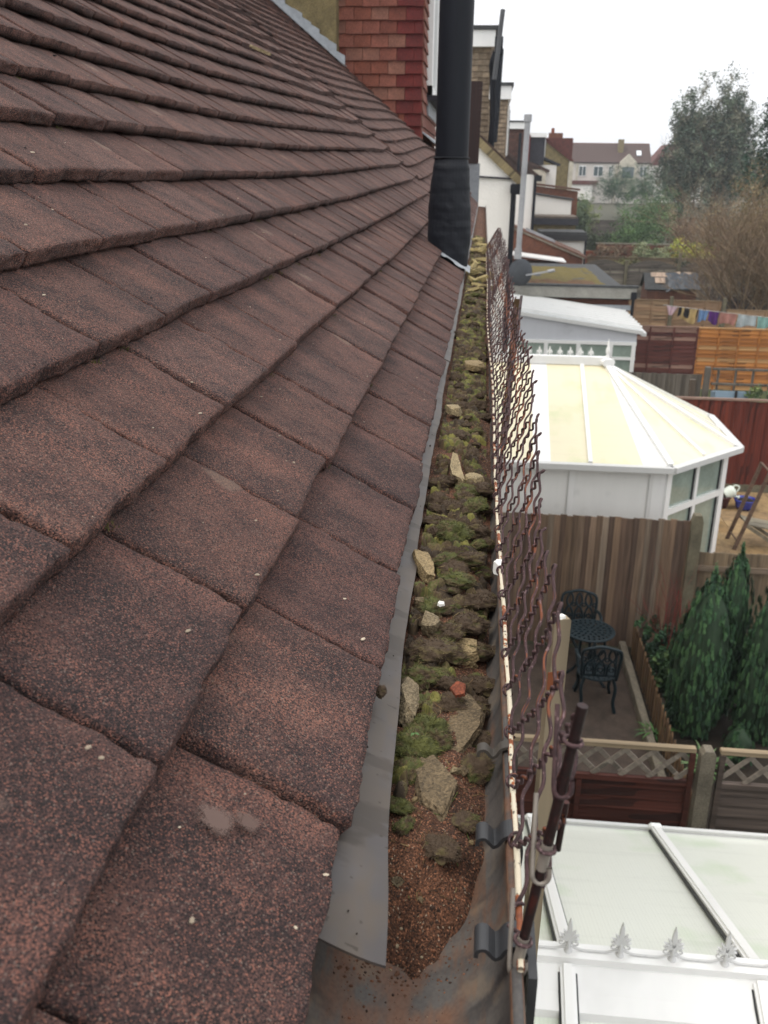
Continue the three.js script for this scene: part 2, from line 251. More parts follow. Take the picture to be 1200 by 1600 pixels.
function tileGeometry(seed, dense, L = 0.2, W = 0.1557, T = 0.0168) {   // arris of the lower edge at x = 0, y = 0; runs up-slope along -x
  const R = RNG(seed);
  let g = dense === 2 ? new THREE.BoxGeometry(L, T, W, 34, 4, 30) : dense === 1 ? new THREE.BoxGeometry(L, T, W, 6, 2, 14) : new THREE.BoxGeometry(L, T, W, 1, 1, 4);
  g.deleteAttribute('uv'); g.deleteAttribute('normal'); g = mergeVertices(g, 1e-6);
  const p = g.attributes.position, r = dense === 2 ? 0.0024 : 0.0022, ox = R() * 9, oz = R() * 9, skew = (R() - 0.5) * 0.004, bow = (R() - 0.5) * 0.003;
  for (let i = 0; i < p.count; i++) {
    let x = p.getX(i), y = p.getY(i), z = p.getZ(i);
    if (dense) {
      const ix = Math.max(-L / 2 + r, Math.min(L / 2 - r, x)), iy = Math.max(-T / 2 + r, Math.min(T / 2 - r, y)), iz = Math.max(-W / 2 + r, Math.min(W / 2 - r, z));
      let dx = x - ix, dy = y - iy, dz = z - iz; const d = Math.hypot(dx, dy, dz);
      if (d > r) { x = ix + dx / d * r; y = iy + dy / d * r; z = iz + dz / d * r; }
      const n = d > 1e-6 ? [dx / d, dy / d, dz / d] : [0, 0, 0];
      const edge = Math.max(Math.abs(n[0]), Math.abs(n[2]));
      const q = fbm3(x * 190 + ox, y * 190, z * 190 + oz, 3) * (0.0009 + 0.0022 * edge) + fbm3(x * 34 + oz, y * 30, z * 34 + ox, 2) * (0.0008 + 0.0022 * edge);
      x += n[0] * q; y += n[1] * q; z += n[2] * q;
    }
    y += -0.0016 * (z / (W / 2)) ** 2 + bow * z / W; x += skew * z / W;
    p.setXYZ(i, x - L / 2, y - T / 2, z);
  }
  g.computeVertexNormals();
  g = boxUV(g, R() * 3, R() * 3); if (!dense) g.computeVertexNormals();
  return g;
}
const denseTiles = [1, 2, 3, 4, 5, 6, 7, 8].map(s => tileGeometry(s * 13, 2)), midTiles = [1, 2, 3, 4, 5, 6, 7, 8].map(s => tileGeometry(s * 17, 1)), plainTiles = [1, 2, 3, 4, 5, 6, 7, 8].map(s => tileGeometry(s * 29, 0));
const seamZ = { 0: -0.388, 1: -0.345, 2: -0.44, 3: -0.37, 4: -0.425 };

function tileRoof(house, zNear, zFar, rows, mats, budget, merged, seed) {
  const R = RNG(seed), roof = part('roof', house), list = [], v = V();
  for (let k = 0; k < rows; k++) {
    const s = k * GAUGE + (R() - 0.5) * 0.003, z0 = (seamZ[k] ?? (-0.38 + (k % 2) * 0.08 + (R() - 0.5) * 0.03));
    const n0 = Math.ceil((zNear - z0) / TW) + 1, n1 = Math.floor((zFar - z0) / TW) - 1;
    for (let j = n0; j >= n1; j--) {
      const z = z0 + (j + 0.5) * TW; if (z > zNear - 0.02 || z < zFar + 0.02) continue;
      const D = -z, a = lift(s, D - 0.08), b = lift(s, D + 0.08), pt = roofPoint(s, D), o = new THREE.Object3D();
      o.position.copy(pt); o.position.x += (R() - 0.5) * 0.004; o.position.y += (R() - 0.5) * 0.0025; o.position.z += (R() - 0.5) * 0.0014;
      const slope = Math.atan2(ST * GAUGE + lift(s + GAUGE, D) - lift(s, D), CT * GAUGE);
      o.rotation.set((b - a) / 0.16 - (k < 3 ? 0.009 : 0.003) + (R() - 0.5) * 0.012, (R() - 0.5) * 0.010, -(slope - TILT) + (R() - 0.5) * 0.012, 'YXZ');
      v.copy(pt).project(camera); const dist = pt.distanceTo(camera.position);
      const seen = Math.abs(v.x) < 1.12 && Math.abs(v.y) < 1.12 && v.z < 1;
      const nrm = V(ST, CT, 0), face = Math.max(0.02, camera.position.clone().sub(pt).normalize().dot(nrm));
      list.push({ o, dist, score: seen ? face / (dist * dist) : 0, gi: Math.floor(R() * 8), mi: Math.floor(R() * mats.length), k });
    }
  }
  list.sort((a, b) => b.score - a.score);
  const rest = [];
  list.forEach((t, i) => {
    if (i < budget && t.score > 0) {
      const m = new THREE.Mesh((t.dist < 1.45 && t.k < 8 ? denseTiles : midTiles)[t.gi], mats[t.mi]); m.name = 'roof_tile'; m.castShadow = m.receiveShadow = true;
      m.position.copy(t.o.position); m.rotation.copy(t.o.rotation); roof.add(m);
    } else { t.o.updateMatrix(); rest.push(plainTiles[t.gi].clone().applyMatrix4(t.o.matrix)); }
  });
  const f = mesh(merged, mergeGeometries(rest), mats[0], roof); f.userData.kind = 'stuff';
  return roof;
}
const house = thing('terraced_house', 'house with granular brown tiled roof and clogged black gutter along its eaves', 'house');
tileRoof(house, 0.9, -5.5, 46, M.tile, 300, 'roof_tile_field', 21);
mesh('roof_deck', gridSurface(46, 40, (u, v) => { const s = -0.02 + u * 4.7, D = -0.9 + v * 6.4, p = roofPoint(s, D); return [p.x - 0.045 * ST, p.y - 0.045 * CT, p.z]; }), M.felt, house);
mesh('wall', [bx(5.6, 5.5, 6.8, -3.16, 2.75, -2.1)], M.creamWall, house);
mesh('fascia', [bx(0.02, 0.17, 6.4, -0.088, 5.585, -2.3)], M.upvcDull, house);
mesh('soffit', [bx(0.25, 0.015, 6.4, -0.223, 5.51, -2.3)], M.upvcDull, house);

// ---- the neighbour: parallel roof, rendered chimney, red tile-hung dormer
const nbr = thing('terraced_house', 'neighbouring house with red tile-hung dormer and rendered chimney stack behind the vent pipe', 'house');
tileRoof(nbr, -5.5, -11.2, 46, M.tile, 120, 'roof_tile_field', 33);
mesh('roof_deck', gridSurface(46, 30, (u, v) => { const s = -0.02 + u * 4.7, D = 5.5 + v * 5.7, p = roofPoint(s, D); return [p.x - 0.045 * ST, p.y - 0.045 * CT, p.z]; }), M.felt, nbr);
mesh('wall', [bx(5.6, 5.5, 5.7, -3.16, 2.75, -8.36)], M.creamWall, nbr);
mesh('fascia', [bx(0.02, 0.17, 5.7, -0.088, 5.585, -8.35)], M.upvcDull, nbr);
mesh('chimney_stack', [bx(2.6, 4.2, 0.5, -2.7, 8.2, -9.56)], M.roughcast, nbr);
{ // stepped lead flashing dressed over the tiles along the foot of the stack
  const fl = []; for (let i = 0; i < 22; i++) { const s = 1.62 + i * 0.1, a = roofPoint(s, 9.26), b = roofPoint(s + 0.1, 9.26), h = 0.10 + 0.02 * (i % 2) + 0.012 * vnoise3(i * 1.3, 1, 1); fl.push(prism([[a.x, a.y - 0.03], [a.x, a.y + h], [b.x - 0.002, b.y + h - 0.02], [b.x - 0.002, b.y - 0.03]], 'z', -9.31, -9.295 + 0.003 * (i % 2))); } { const a = roofPoint(1.6, 9.26), b = roofPoint(3.8, 9.26); fl.push(beam(V(a.x, a.y + 0.012, -9.22), V(b.x, b.y + 0.012, -9.22), 0.15, 0.01, V(ST, CT, 0))); }
  mesh('lead_flashing', fl, M.leadPale, nbr);
}
function hung(parent, place, wide, rows, gauge, mats, cornerMats, tw, yBottom, minY, seed, name = 'hung_tile') {
  // place(u, y, tiltOut) -> matrix; u runs along the wall
  const R = RNG(seed), geos = [0, 1, 2].map(() => boxUV(new THREE.BoxGeometry(tw - 0.005, gauge + 0.02, 0.018), R() * 3, R() * 3)), dead = geos.map(g => g.clone());
  for (let r = 0; r < rows; r++) {
    const y = yBottom + (r + 0.5) * gauge, off = (r % 2) * tw / 2;
    for (let u = -off; u < wide - 0.01; u += tw) {
      let a = Math.max(0, u), b = Math.min(wide, u + tw); if (b - a < 0.03) continue; const c = (a + b) / 2; if (minY && y < minY(c) - gauge) continue;
      const edge = cornerMats && b > wide - 0.12, full = b - a > tw - 0.002;
      const m = new THREE.Mesh(geos[Math.floor(R() * 3)], edge ? cornerMats[Math.floor(R() * cornerMats.length)] : mats[Math.floor(R() * mats.length)]);
      m.name = name; m.castShadow = m.receiveShadow = true; if (!full) m.scale.x = (b - a) / tw; place(m, c, y + (R() - 0.5) * 0.006); parent.add(m);
    }
  }
}
{
  const d = part('dormer', nbr), xr = -0.62, xl = -1.42, zf = -9.5, zb = -12.3, yb = 5.95;
  mesh('dormer_wall', [bx(xr - xl - 0.03, 3.4, zb * -1 + zf, (xl + xr) / 2 - 0.015, yb + 1.7, (zf + zb) / 2 - 0.02)], M.brick, d);
  hung(d, (m, c, y) => { m.position.set(xl + c, y, zf); m.rotation.x = -0.15; }, xr - xl, 17, 0.112, M.redTile, M.darkRedTile, 0.16, 6.2, c => roofPoint((-(xl + c) + X0) / CT, 9.5).y, 91);
  hung(d, (m, c, y) => { m.position.set(xr, y, zf - c); m.rotation.set(0, Math.PI / 2, 0); m.rotateX(-0.15); }, 2.6, 5, 0.112, M.redTile, null, 0.16, 6.2, null, 92, 'side_hung_tile');
  hung(d, (m, c, y) => { m.position.set(xr, y, zf - c); m.rotation.set(0, Math.PI / 2, 0); m.rotateX(-0.15); }, 0.62, 12, 0.112, M.redTile, null, 0.16, 6.76, null, 93, 'side_hung_tile');
  const w = mesh('window_frame', [bx(0.07, 1.5, 0.12, xr + 0.02, 7.48, -10.26), bx(0.07, 1.5, 0.08, xr + 0.02, 7.48, -11.9), bx(0.07, 0.09, 1.7, xr + 0.02, 6.78, -11.05), bx(0.07, 1.4, 0.07, xr + 0.02, 7.5, -11.05)], M.upvc, d);
  mesh('window_pane', [bx(0.02, 1.42, 1.56, xr - 0.005, 7.52, -11.08)], M.darkGlass, d);
  mesh('window_sill', [bx(0.14, 0.05, 1.8, xr + 0.05, 6.71, -11.08)], M.slate, d);
  mesh('lead_apron', [bx(0.02, 0.14, 1.7, xr + 0.018, 6.62, -11.08)], M.leadPale, d);
  mesh('foot_flashing', [bx(0.16, 0.012, 2.4, xr + 0.07, roofPoint((-xr + X0) / CT, 10.8).y + 0.0, -10.75, 0, 0, -0.66)], M.leadPale, d);
}
{ const o = thing('abutment_post', 'dark brown boxed post on a white painted base where the far roof ends', 'post', [-0.14, 0, -11.3]);
  mesh('post', [bx(0.15, 0.85, 0.15, -0.005, 6.53, 0, 0, 0, -0.012, 0.012)], M.brownPaint, o);
  mesh('painted_base', [bx(0.13, 0.52, 0.13, 0.02, 5.85, 0, 0, 0, 0, 0.008)], M.leadPale, o);
}
// white chip of mortar lying on the tiles
{ const p = roofPoint(1.12, 4.1), m = mesh('mortar_chip', [bx(0.085, 0.012, 0.03, 0, 0, 0, 0.2, 0.5, -0.4, 0.003)], M.stone[2]); m.position.set(p.x, p.y + 0.022, p.z); tag(m, 'pale flake of mortar lying on the brown tiles below the chimney', 'debris'); }

// ---------------------------------------------------------------- vent pipe
{
  const o = thing('vent_pipe', 'black vent pipe in a wrinkled sleeve rising through the brown tiles', 'pipe', [-0.112, 5.73, -3.33]);
  const prof = []; for (let i = 0; i <= 40; i++) { const t = i / 40, y = -0.03 + t * 0.35; prof.push(new THREE.Vector2((0.073 - 0.010 * sstep(0.35, 0.98, t) - 0.006 * sstep(0.9, 1, t) - 0.004 * sstep(0.25, 0, t)) + 0.0006 * Math.sin(t * 26) + 0.0003 * Math.sin(t * 71), y)); }
  const g = new THREE.LatheGeometry(prof, 36), p = g.attributes.position; for (let i = 0; i < p.count; i++) { const x = p.getX(i), y = p.getY(i), z = p.getZ(i), n = fbm3(x * 18, y * 14, z * 18, 3) * 0.006; p.setX(i, x * (1 + n / 0.07)); p.setZ(i, z * (1 + n / 0.07)); } g.computeVertexNormals();
  mesh('sleeve', boxUV(mergeVertices(g)), M.sleeve, o); o.children[0].geometry.computeVertexNormals();
  const pg = new THREE.CylinderGeometry(0.0555, 0.0555, 2.3, 40, 1); pg.translate(0, 1.45, 0);
  mesh('pipe', pg, M.black, o);
  mesh('sleeve_lip', new THREE.TorusGeometry(0.0575, 0.0035, 8, 40).rotateX(Math.PI / 2).translate(0, 0.318, 0), M.sleeve, o);
  const fl = gridSurface(16, 16, (u, v) => { const a = (u - 0.5) * 0.18, b = (v - 0.5) * 0.2, r = Math.hypot(a, b); return [a * 0.87, -a * 0.5 + 0.014 + 0.05 * Math.exp(-r * r / 0.002) + 0.004 * vnoise3(a * 60, 1, b * 60) - 0.012, b]; });
  mesh('base_flashing', fl, M.leadPale, o);
}

// ---------------------------------------------------------------- grey sheet strip under the eaves tiles
{
  const o = thing('eaves_strip', 'long grey sheet strip hanging from under the tiles into the gutter', 'flashing');
  const R = RNG(5), seg = [[-0.331, -0.80, 0.0], [-0.79, -1.75, -0.006], [-1.74, -3.1, -0.002], [-3.09, -5.2, -0.004], [-5.19, -8, 0], [-7.99, -11, 0]];
  for (const [z0, z1, dx] of seg) {
    const top = [], n = Math.max(24, Math.round((z0 - z1) / 0.02));
    const surf = th => (u, v) => { const z = z0 + (z1 - z0) * v, end = v * (z0 - z1), curl = z0 > -0.4 ? Math.exp(-end / 0.02) * 0.004 : 0; const D = -z, edge = -0.0275 + dx * 0.3 + 0.0014 * vnoise3(z * 9, 4, 1) - 0.0105 * sstep(0.31, 0.46, D) - 0.007 * sstep(0.43, 0.66, D) - 0.0035 * sstep(0.8, 2.0, D) + 0.0006 * vnoise3(z * 45, 2, 6);
      const x = -0.088 + (edge + 0.088) * u, y = 5.679 - 0.28 * Math.max(0, edge + 0.088) * Math.pow(u, 1.5) - curl * (1 + u) + th + dx * 0.3 + 0.0010 * fbm3(z * 22, u * 3, 5, 3) + 0.0012 * vnoise3(z * 5, u * 1.5, 8), zz = z + (z0 > -0.4 && v < 0.02 ? 0.012 * (u - 0.5) * (1 - v / 0.02) - 0.006 * (u * 2 - 1) ** 2 * (1 - v / 0.02) : 0); return [x, y, zz, z, x]; };
    mesh('sheet', [boxUV(gridSurface(10, n, surf(0))), boxUV(gridSurface(10, n, surf(-0.0016))), boxUV(gridSurface(1, n, (u, v) => { const a = surf(-0.0016 * u)(1, v); return a; })), boxUV(gridSurface(10, 1, (u, v) => surf(-0.0016 * v)(u, 0)))], M.lead, o);
  }
}

// ---------------------------------------------------------------- gutter
const GX = -0.0235, GY = 5.664, GR = 0.0525;
{
  const o = thing('gutter', 'black half-round gutter filled with silt and moss below the roof tiles', 'gutter');
  const trough = r => gridSurface(28, 260, (u, v) => { const a = Math.PI * (1 + u), z = 0.9 - v * 12, w = 1 + 0.004 * vnoise3(z * 3, 2, 5) * Math.sin(Math.PI * u); return [GX + Math.cos(a) * r, GY + Math.sin(a) * r * w + 0.0015 * vnoise3(z * 2, 1, 1), z, z, u * Math.PI * r]; });
  const inner = trough(GR), outer = trough(GR + 0.0028);
  mesh('trough', [inner, outer], M.gutter, o);
  mesh('front_rim', [boxUV(tube(Array.from({ length: 40 }, (_, i) => V(GX + GR + 0.0018, GY + 0.0012 + 0.0012 * vnoise3(i * 0.7, 1, 1), 0.9 - i * 12 / 39)), 0.0032, 220, 8))], M.gutter, o);
  for (const [z, w, dust] of [[-0.338, 0.016, 0], [-0.412, 0.0135, 0], [-0.49, 0.008, 1]]) {   // springy clips hooked over the rim, curled at the inner lip
    const c = new THREE.CatmullRomCurve3([[0.0052, -0.02], [0.0062, 0.001], [0.0035, 0.0072], [-0.0015, 0.0058], [-0.0045, 0.0012], [-0.0075, -0.0004], [-0.0102, 0.0018], [-0.0125, 0.0042], [-0.0148, 0.0034], [-0.0152, 0.0004]].map(p => V(GX + GR + p[0], GY + p[1], 0))), top = [], low = [];
    for (let i = 0; i <= 40; i++) { const p = c.getPoint(i / 40), t = c.getTangent(i / 40); top.push([p.x, p.y]); low.unshift([p.x + t.y * 0.0019, p.y - t.x * 0.0019]); }
    mesh('clip', [prism([...top, ...low], 'z', z - w / 2, z + w / 2)], dust ? M.clipDusty : M.clip, o);
  }
  mesh('bracket', [boxUV(gridSurface(24, 2, (u, v) => { const a = Math.PI * (1 + u); return [GX + Math.cos(a) * (GR + 0.008), GY + Math.sin(a) * (GR + 0.008), -0.335 + (v - 0.5) * 0.034]; })), bx(0.004, 0.05, 0.034, GX + GR + 0.009, GY - 0.021, -0.335)], M.clip, o);
}
// silt lying in the gutter
const siltY = (x, z) => {
  const D = -z, w = (x - GX) / GR, floor = GY - GR * Math.sqrt(Math.max(0, 1 - Math.min(1, w * w)));
  let top = GY - GR - 0.004 + 0.037 * sstep(0.346, 0.43, D + 0.010 * vnoise3(x * 45, 0, 3) + 0.008 * vnoise3(x * 120, z * 60, 9) - 0.2 * Math.abs(x - GX)) + 0.010 * sstep(0.55, 0.8, D);
  top += 0.0035 * fbm3(x * 55, 1, z * 55, 3) + 0.004 * fbm3(x * 14, 7, z * 14, 2) - 0.62 * Math.max(0, x + 0.001) * (1 - 0.55 * sstep(0.6, 1.1, D));
  return Math.max(top, floor - 0.003);
};
{
  const g1 = gridSurface(70, 520, (u, v) => { const x = GX - GR + 0.001 + u * (2 * GR - 0.003), z = -0.335 - v * 1.4; return [x, siltY(x, z), z]; });
  const g2 = gridSurface(24, 420, (u, v) => { const x = GX - GR + 0.001 + u * (2 * GR - 0.003), z = -1.735 - v * 9.3; return [x, siltY(x, z), z]; });
  const m = mesh('silt', mergeGeometries([g1.toNonIndexed(), g2.toNonIndexed()]), M.silt); tag(m, 'reddish brown silt of tile grit settled along the gutter', 'silt', null, 'stuff');
  // loose grit on top of the silt
  const R = RNG(61), n = 4200, ig = new THREE.IcosahedronGeometry(1, 0), im = new THREE.InstancedMesh(ig, std('#ffffff', { roughness: 0.95 }), n), d = new THREE.Object3D(), c = new THREE.Color();
  for (let i = 0; i < n; i++) { const loose = i % 4 === 0, z = loose ? -0.31 - Math.sqrt(R()) * 0.1 : -0.36 - Math.pow(R(), 1.5) * 0.7, x = loose ? GX - 0.034 + R() * 0.06 : GX - 0.03 + R() * 0.07, s = 0.0003 + R() * R() * R() * 0.0014; d.position.set(x, Math.max(siltY(x, z), GY - GR * Math.sqrt(Math.max(0, 1 - ((x - GX) / GR) ** 2))) + s * 0.3, z); d.rotation.set(R() * 6, R() * 6, R() * 6); d.scale.set(s, s * 0.7, s * 1.2); d.updateMatrix(); im.setMatrixAt(i, d.matrix); const t = R(); c.set(t < 0.55 ? '#5d4030' : t < 0.78 ? '#7a523d' : t < 0.965 ? '#3a2a22' : '#96876f'); im.setColorAt(i, c); }
  im.name = 'loose_grit'; im.castShadow = im.receiveShadow = true; tag(im, 'loose coarse grit scattered over the gutter silt', 'grit', null, 'stuff'); scene.add(im);
}

// stones lying in the gutter: angular fragments of old mortar and stone
function stoneGeometry(seed, lx, ly, lz) {
  const R = RNG(seed), pts = [], n = 5 + Math.floor(R() * 3), ang = Array.from({ length: n }, (_, i) => (i + 0.7 * R()) / n * 6.283); // a broken slab: angular outline, split faces
  for (const t of ang) { const q = 0.8 + 0.4 * R(), k = 0.72 + 0.3 * R(); pts.push(V(Math.cos(t) * q, -0.9 + 0.3 * R(), Math.sin(t) * q), V(Math.cos(t + 0.15 * (R() - 0.5)) * q * k, 0.55 + 0.5 * R(), Math.sin(t) * q * k)); }
  let g = new ConvexGeometry(pts); g.deleteAttribute('normal'); g.deleteAttribute('uv'); g = mergeVertices(g, 1e-4);
  // subdivide each hull face and roughen, so that faces stay flat-ish with worn, chipped edges
  const base = g.toNonIndexed().attributes.position, out = []; const N = 5;
  for (let i = 0; i < base.count; i += 3) { const a = V().fromBufferAttribute(base, i), b = V().fromBufferAttribute(base, i + 1), c = V().fromBufferAttribute(base, i + 2); const P = (u, v) => V().addScaledVector(a, 1 - u - v).addScaledVector(b, u).addScaledVector(c, v);
    for (let u = 0; u < N; u++) for (let v = 0; v < N - u; v++) { const t = [P(u / N, v / N), P((u + 1) / N, v / N), P(u / N, (v + 1) / N)]; out.push(...t); if (u + v < N - 1) out.push(P((u + 1) / N, v / N), P((u + 1) / N, (v + 1) / N), P(u / N, (v + 1) / N)); } }
  let h = new THREE.BufferGeometry().setFromPoints(out); h = mergeVertices(h, 1e-4); const p = h.attributes.position;
  for (let i = 0; i < p.count; i++) { const q = V().fromBufferAttribute(p, i), n = 1 + 0.05 * fbm3(q.x * 2 + seed, q.y * 2, q.z * 2, 2) + 0.10 * fbm3(q.x * 6, q.y * 7 + seed, q.z * 7, 3); p.setXYZ(i, q.x * n * lx, q.y * n * ly, q.z * n * lz); }
  h = boxUV(h, seed * 0.37, seed * 0.61); const uv = h.attributes.uv; for (let i = 0; i < uv.count; i++) uv.setXY(i, uv.getX(i) * 3.2, uv.getY(i) * 3.2); h = mergeVertices(h); h.computeVertexNormals(); return h;
}
const stoneSpots = [];
function stone(seed, x, z, lx, ly, lz, yaw, mat, label, up = 0.5, tilt = [0, 0], group) {
  const m = mesh('stone_fragment', stoneGeometry(seed, lx, ly, lz), M.stone[mat]); m.position.set(x, siltY(x, z) + ly * (up - 0.35), z); m.rotation.set(tilt[0], yaw, tilt[1], 'YXZ'); tag(m, label, 'stone', group); stoneSpots.push([x, z, lx, lz]); return m;
}
stone(3, -0.0385, -0.775, 0.0105, 0.006, 0.03, 0.25, 0, 'long ochre stone fragment leaning on the grey strip', 1.6, [0.1, -0.25]);
stone(9, -0.036, -0.715, 0.007, 0.005, 0.009, 0.6, 3, 'small greenish ochre stone just below the leaning ochre fragment', 1.0);
stone(14, -0.036, -0.57, 0.0085, 0.006, 0.033, 0.12, 1, 'long grey-green stone standing along the grey strip', 1.5, [0.05, -0.5]);
stone(17, 0.003, -0.552, 0.0145, 0.004, 0.04, -0.1, 3, 'broad flat brown stone slab in the gutter', 0.7, [0.02, 0.1]);
stone(23, -0.0125, -0.478, 0.014, 0.004, 0.036, 0.3, 3, 'broad flat tan stone slab half sunk in silt', 0.55, [0.03, 0.05]);
stone(29, 0.002, -0.648, 0.014, 0.005, 0.024, -0.3, 0, 'tan stone between dark moss cushions near the mesh', 0.9, [0.1, 0.1]);
stone(31, -0.026, -0.672, 0.008, 0.009, 0.010, 0.4, 1, 'pointed pale grey stone among moss', 1.2, [0.3, 0.2]);
stone(37, -0.017, -1.07, 0.0085, 0.007, 0.06, 0.1, 2, 'long pale sandy stone lying along the gutter moss', 1.7, [0.05, 0.1]);
stone(41, 0.004, -1.055, 0.013, 0.004, 0.012, 0.9, 2, 'small flat pale stone beside the long sandy stone', 2.2);
stone(43, -0.003, -1.72, 0.020, 0.006, 0.03, 0.2, 0, 'flat sandy stone bedded in thick moss below the mesh', 2.2);
stone(47, -0.028, -1.36, 0.012, 0.007, 0.022, 0.3, 2, 'blunt cream stone against the strip side of the moss', 2.0);
{ const m = mesh('brick_chip', stoneGeometry(51, 0.006, 0.0016, 0.006), M.terracotta); m.position.set(-0.001, 5.6605, -0.572); m.rotation.set(0.3, 0.7, 0.3); tag(m, 'orange brick chip lying on the flat brown stone', 'stone'); }
{ const R = RNG(71); for (let i = 0; i < 22; i++) { const z = -0.40 - Math.pow(R(), 1.3) * 0.5, x = -0.036 + R() * 0.052, s = 0.0015 + R() * 0.0025; stone(100 + i, x, z, s * 1.3, s * 0.8, s, R() * 6, Math.floor(R() * 4), 'tiny pale stone chip scattered on the gutter silt', 0.5, [R(), R()], 'stone chips on the silt'); } }
{ const R = RNG(72); for (let i = 0; i < 34; i++) { const z = -2.9 - R() * 2.4, x = -0.03 + R() * 0.05, s = 0.012 + R() * 0.014; stone(200 + (i % 6), x, z, s * 0.5, s * 0.4, s * 1.9, R() * 6, 4, 'straw-coloured mortar piece heaped in the far gutter beyond the vent pipe', 1.6, [R() - 0.5, R() - 0.5], 'mortar pieces in the far gutter'); } }
{ const m = mesh('bird_dropping', stoneGeometry(55, 0.0055, 0.006, 0.010), std('#e9e8e4', { roughness: 0.6 })); m.position.set(0.0285, 5.672, -0.765); tag(m, 'white bird dropping crusted on the gutter rim', 'dropping'); }
{ const m = mesh('bird_dropping', stoneGeometry(56, 0.003, 0.0015, 0.004), std('#d9d6d0', { roughness: 0.6 })); m.position.set(-0.019, 5.664, -0.70); tag(m, 'small white flake of dropping on dark moss', 'dropping'); }

// moss: cushions of short stems
function mossGeometry(seed, green) {
  const R = RNG(seed); let g = new THREE.IcosahedronGeometry(1, 6); g.deleteAttribute('uv'); g.deleteAttribute('normal'); g = mergeVertices(g, 1e-4);
  const p = g.attributes.position, col = [], c = new THREE.Color(), q = V();
  const surf = v => 1 + 0.40 * fbm3(v.x * 1.6 + seed, v.y * 1.6, v.z * 1.6, 2) + 0.24 * fbm3(v.x * 5 + seed, v.y * 5, v.z * 5, 3);
  const tone = (v, r) => { const a = fbm3(v.x * 1.9 + seed * 3, v.y * 1.9, v.z * 1.9, 2) * 0.9 + green + (r - 0.5) * 0.5; if (a > 0.55) c.setRGB(0.098, 0.102, 0.028); else if (a > 0.2) c.setRGB(0.070, 0.076, 0.024); else if (a > -0.1) c.setRGB(0.105, 0.080, 0.036); else c.setRGB(0.070, 0.046, 0.028); return c; };
  for (let i = 0; i < p.count; i++) { q.fromBufferAttribute(p, i); const s = surf(q); tone(q, R()); col.push(c.r * 0.85, c.g * 0.85, c.b * 0.85); p.setXYZ(i, q.x * s, q.y * s, q.z * s); }
  g.setAttribute('color', new THREE.Float32BufferAttribute(col, 3)); g.computeVertexNormals(); g = g.toNonIndexed();
  const bp = [], bc = []; const t1 = V(), t2 = V(), n = V();
  for (let i = 0; i < 1500; i++) {
    const a = R() * 6.283, cz = R() * 1.25 - 0.25, sz = Math.sqrt(Math.max(0, 1 - cz * cz)); n.set(Math.cos(a) * sz, cz, Math.sin(a) * sz); const s = surf(n), b = n.clone().multiplyScalar(s * 0.98);
    t1.set(R() - 0.5, R() - 0.5, R() - 0.5).cross(n).normalize(); const L = 0.08 + 0.16 * R(), w = 0.014 + 0.014 * R(), tip = b.clone().addScaledVector(n, L).add(V((R() - 0.5) * 0.26, (R() - 0.3) * 0.16, (R() - 0.5) * 0.26));
    bp.push(b.x + t1.x * w, b.y + t1.y * w, b.z + t1.z * w, b.x - t1.x * w, b.y - t1.y * w, b.z - t1.z * w, tip.x, tip.y, tip.z);
    tone(n, R()); const k = 0.55 + R() * 1.15; for (let j = 0; j < 3; j++) bc.push(c.r * k, c.g * k, c.b * k);
  }
  const h = new THREE.BufferGeometry(); h.setAttribute('position', new THREE.Float32BufferAttribute(bp, 3)); h.setAttribute('color', new THREE.Float32BufferAttribute(bc, 3)); h.computeVertexNormals();
  return mergeGeometries([g, h]);
}
const mossMat = std('#ffffff', { vertexColors: true, roughness: 1 });
const mossVariants = [[1, -0.35], [2, -0.1], [3, 0.1], [4, 0.3], [5, -0.5], [6, 0.0], [7, 0.42]].map(([s, g]) => mossGeometry(s * 7, g));
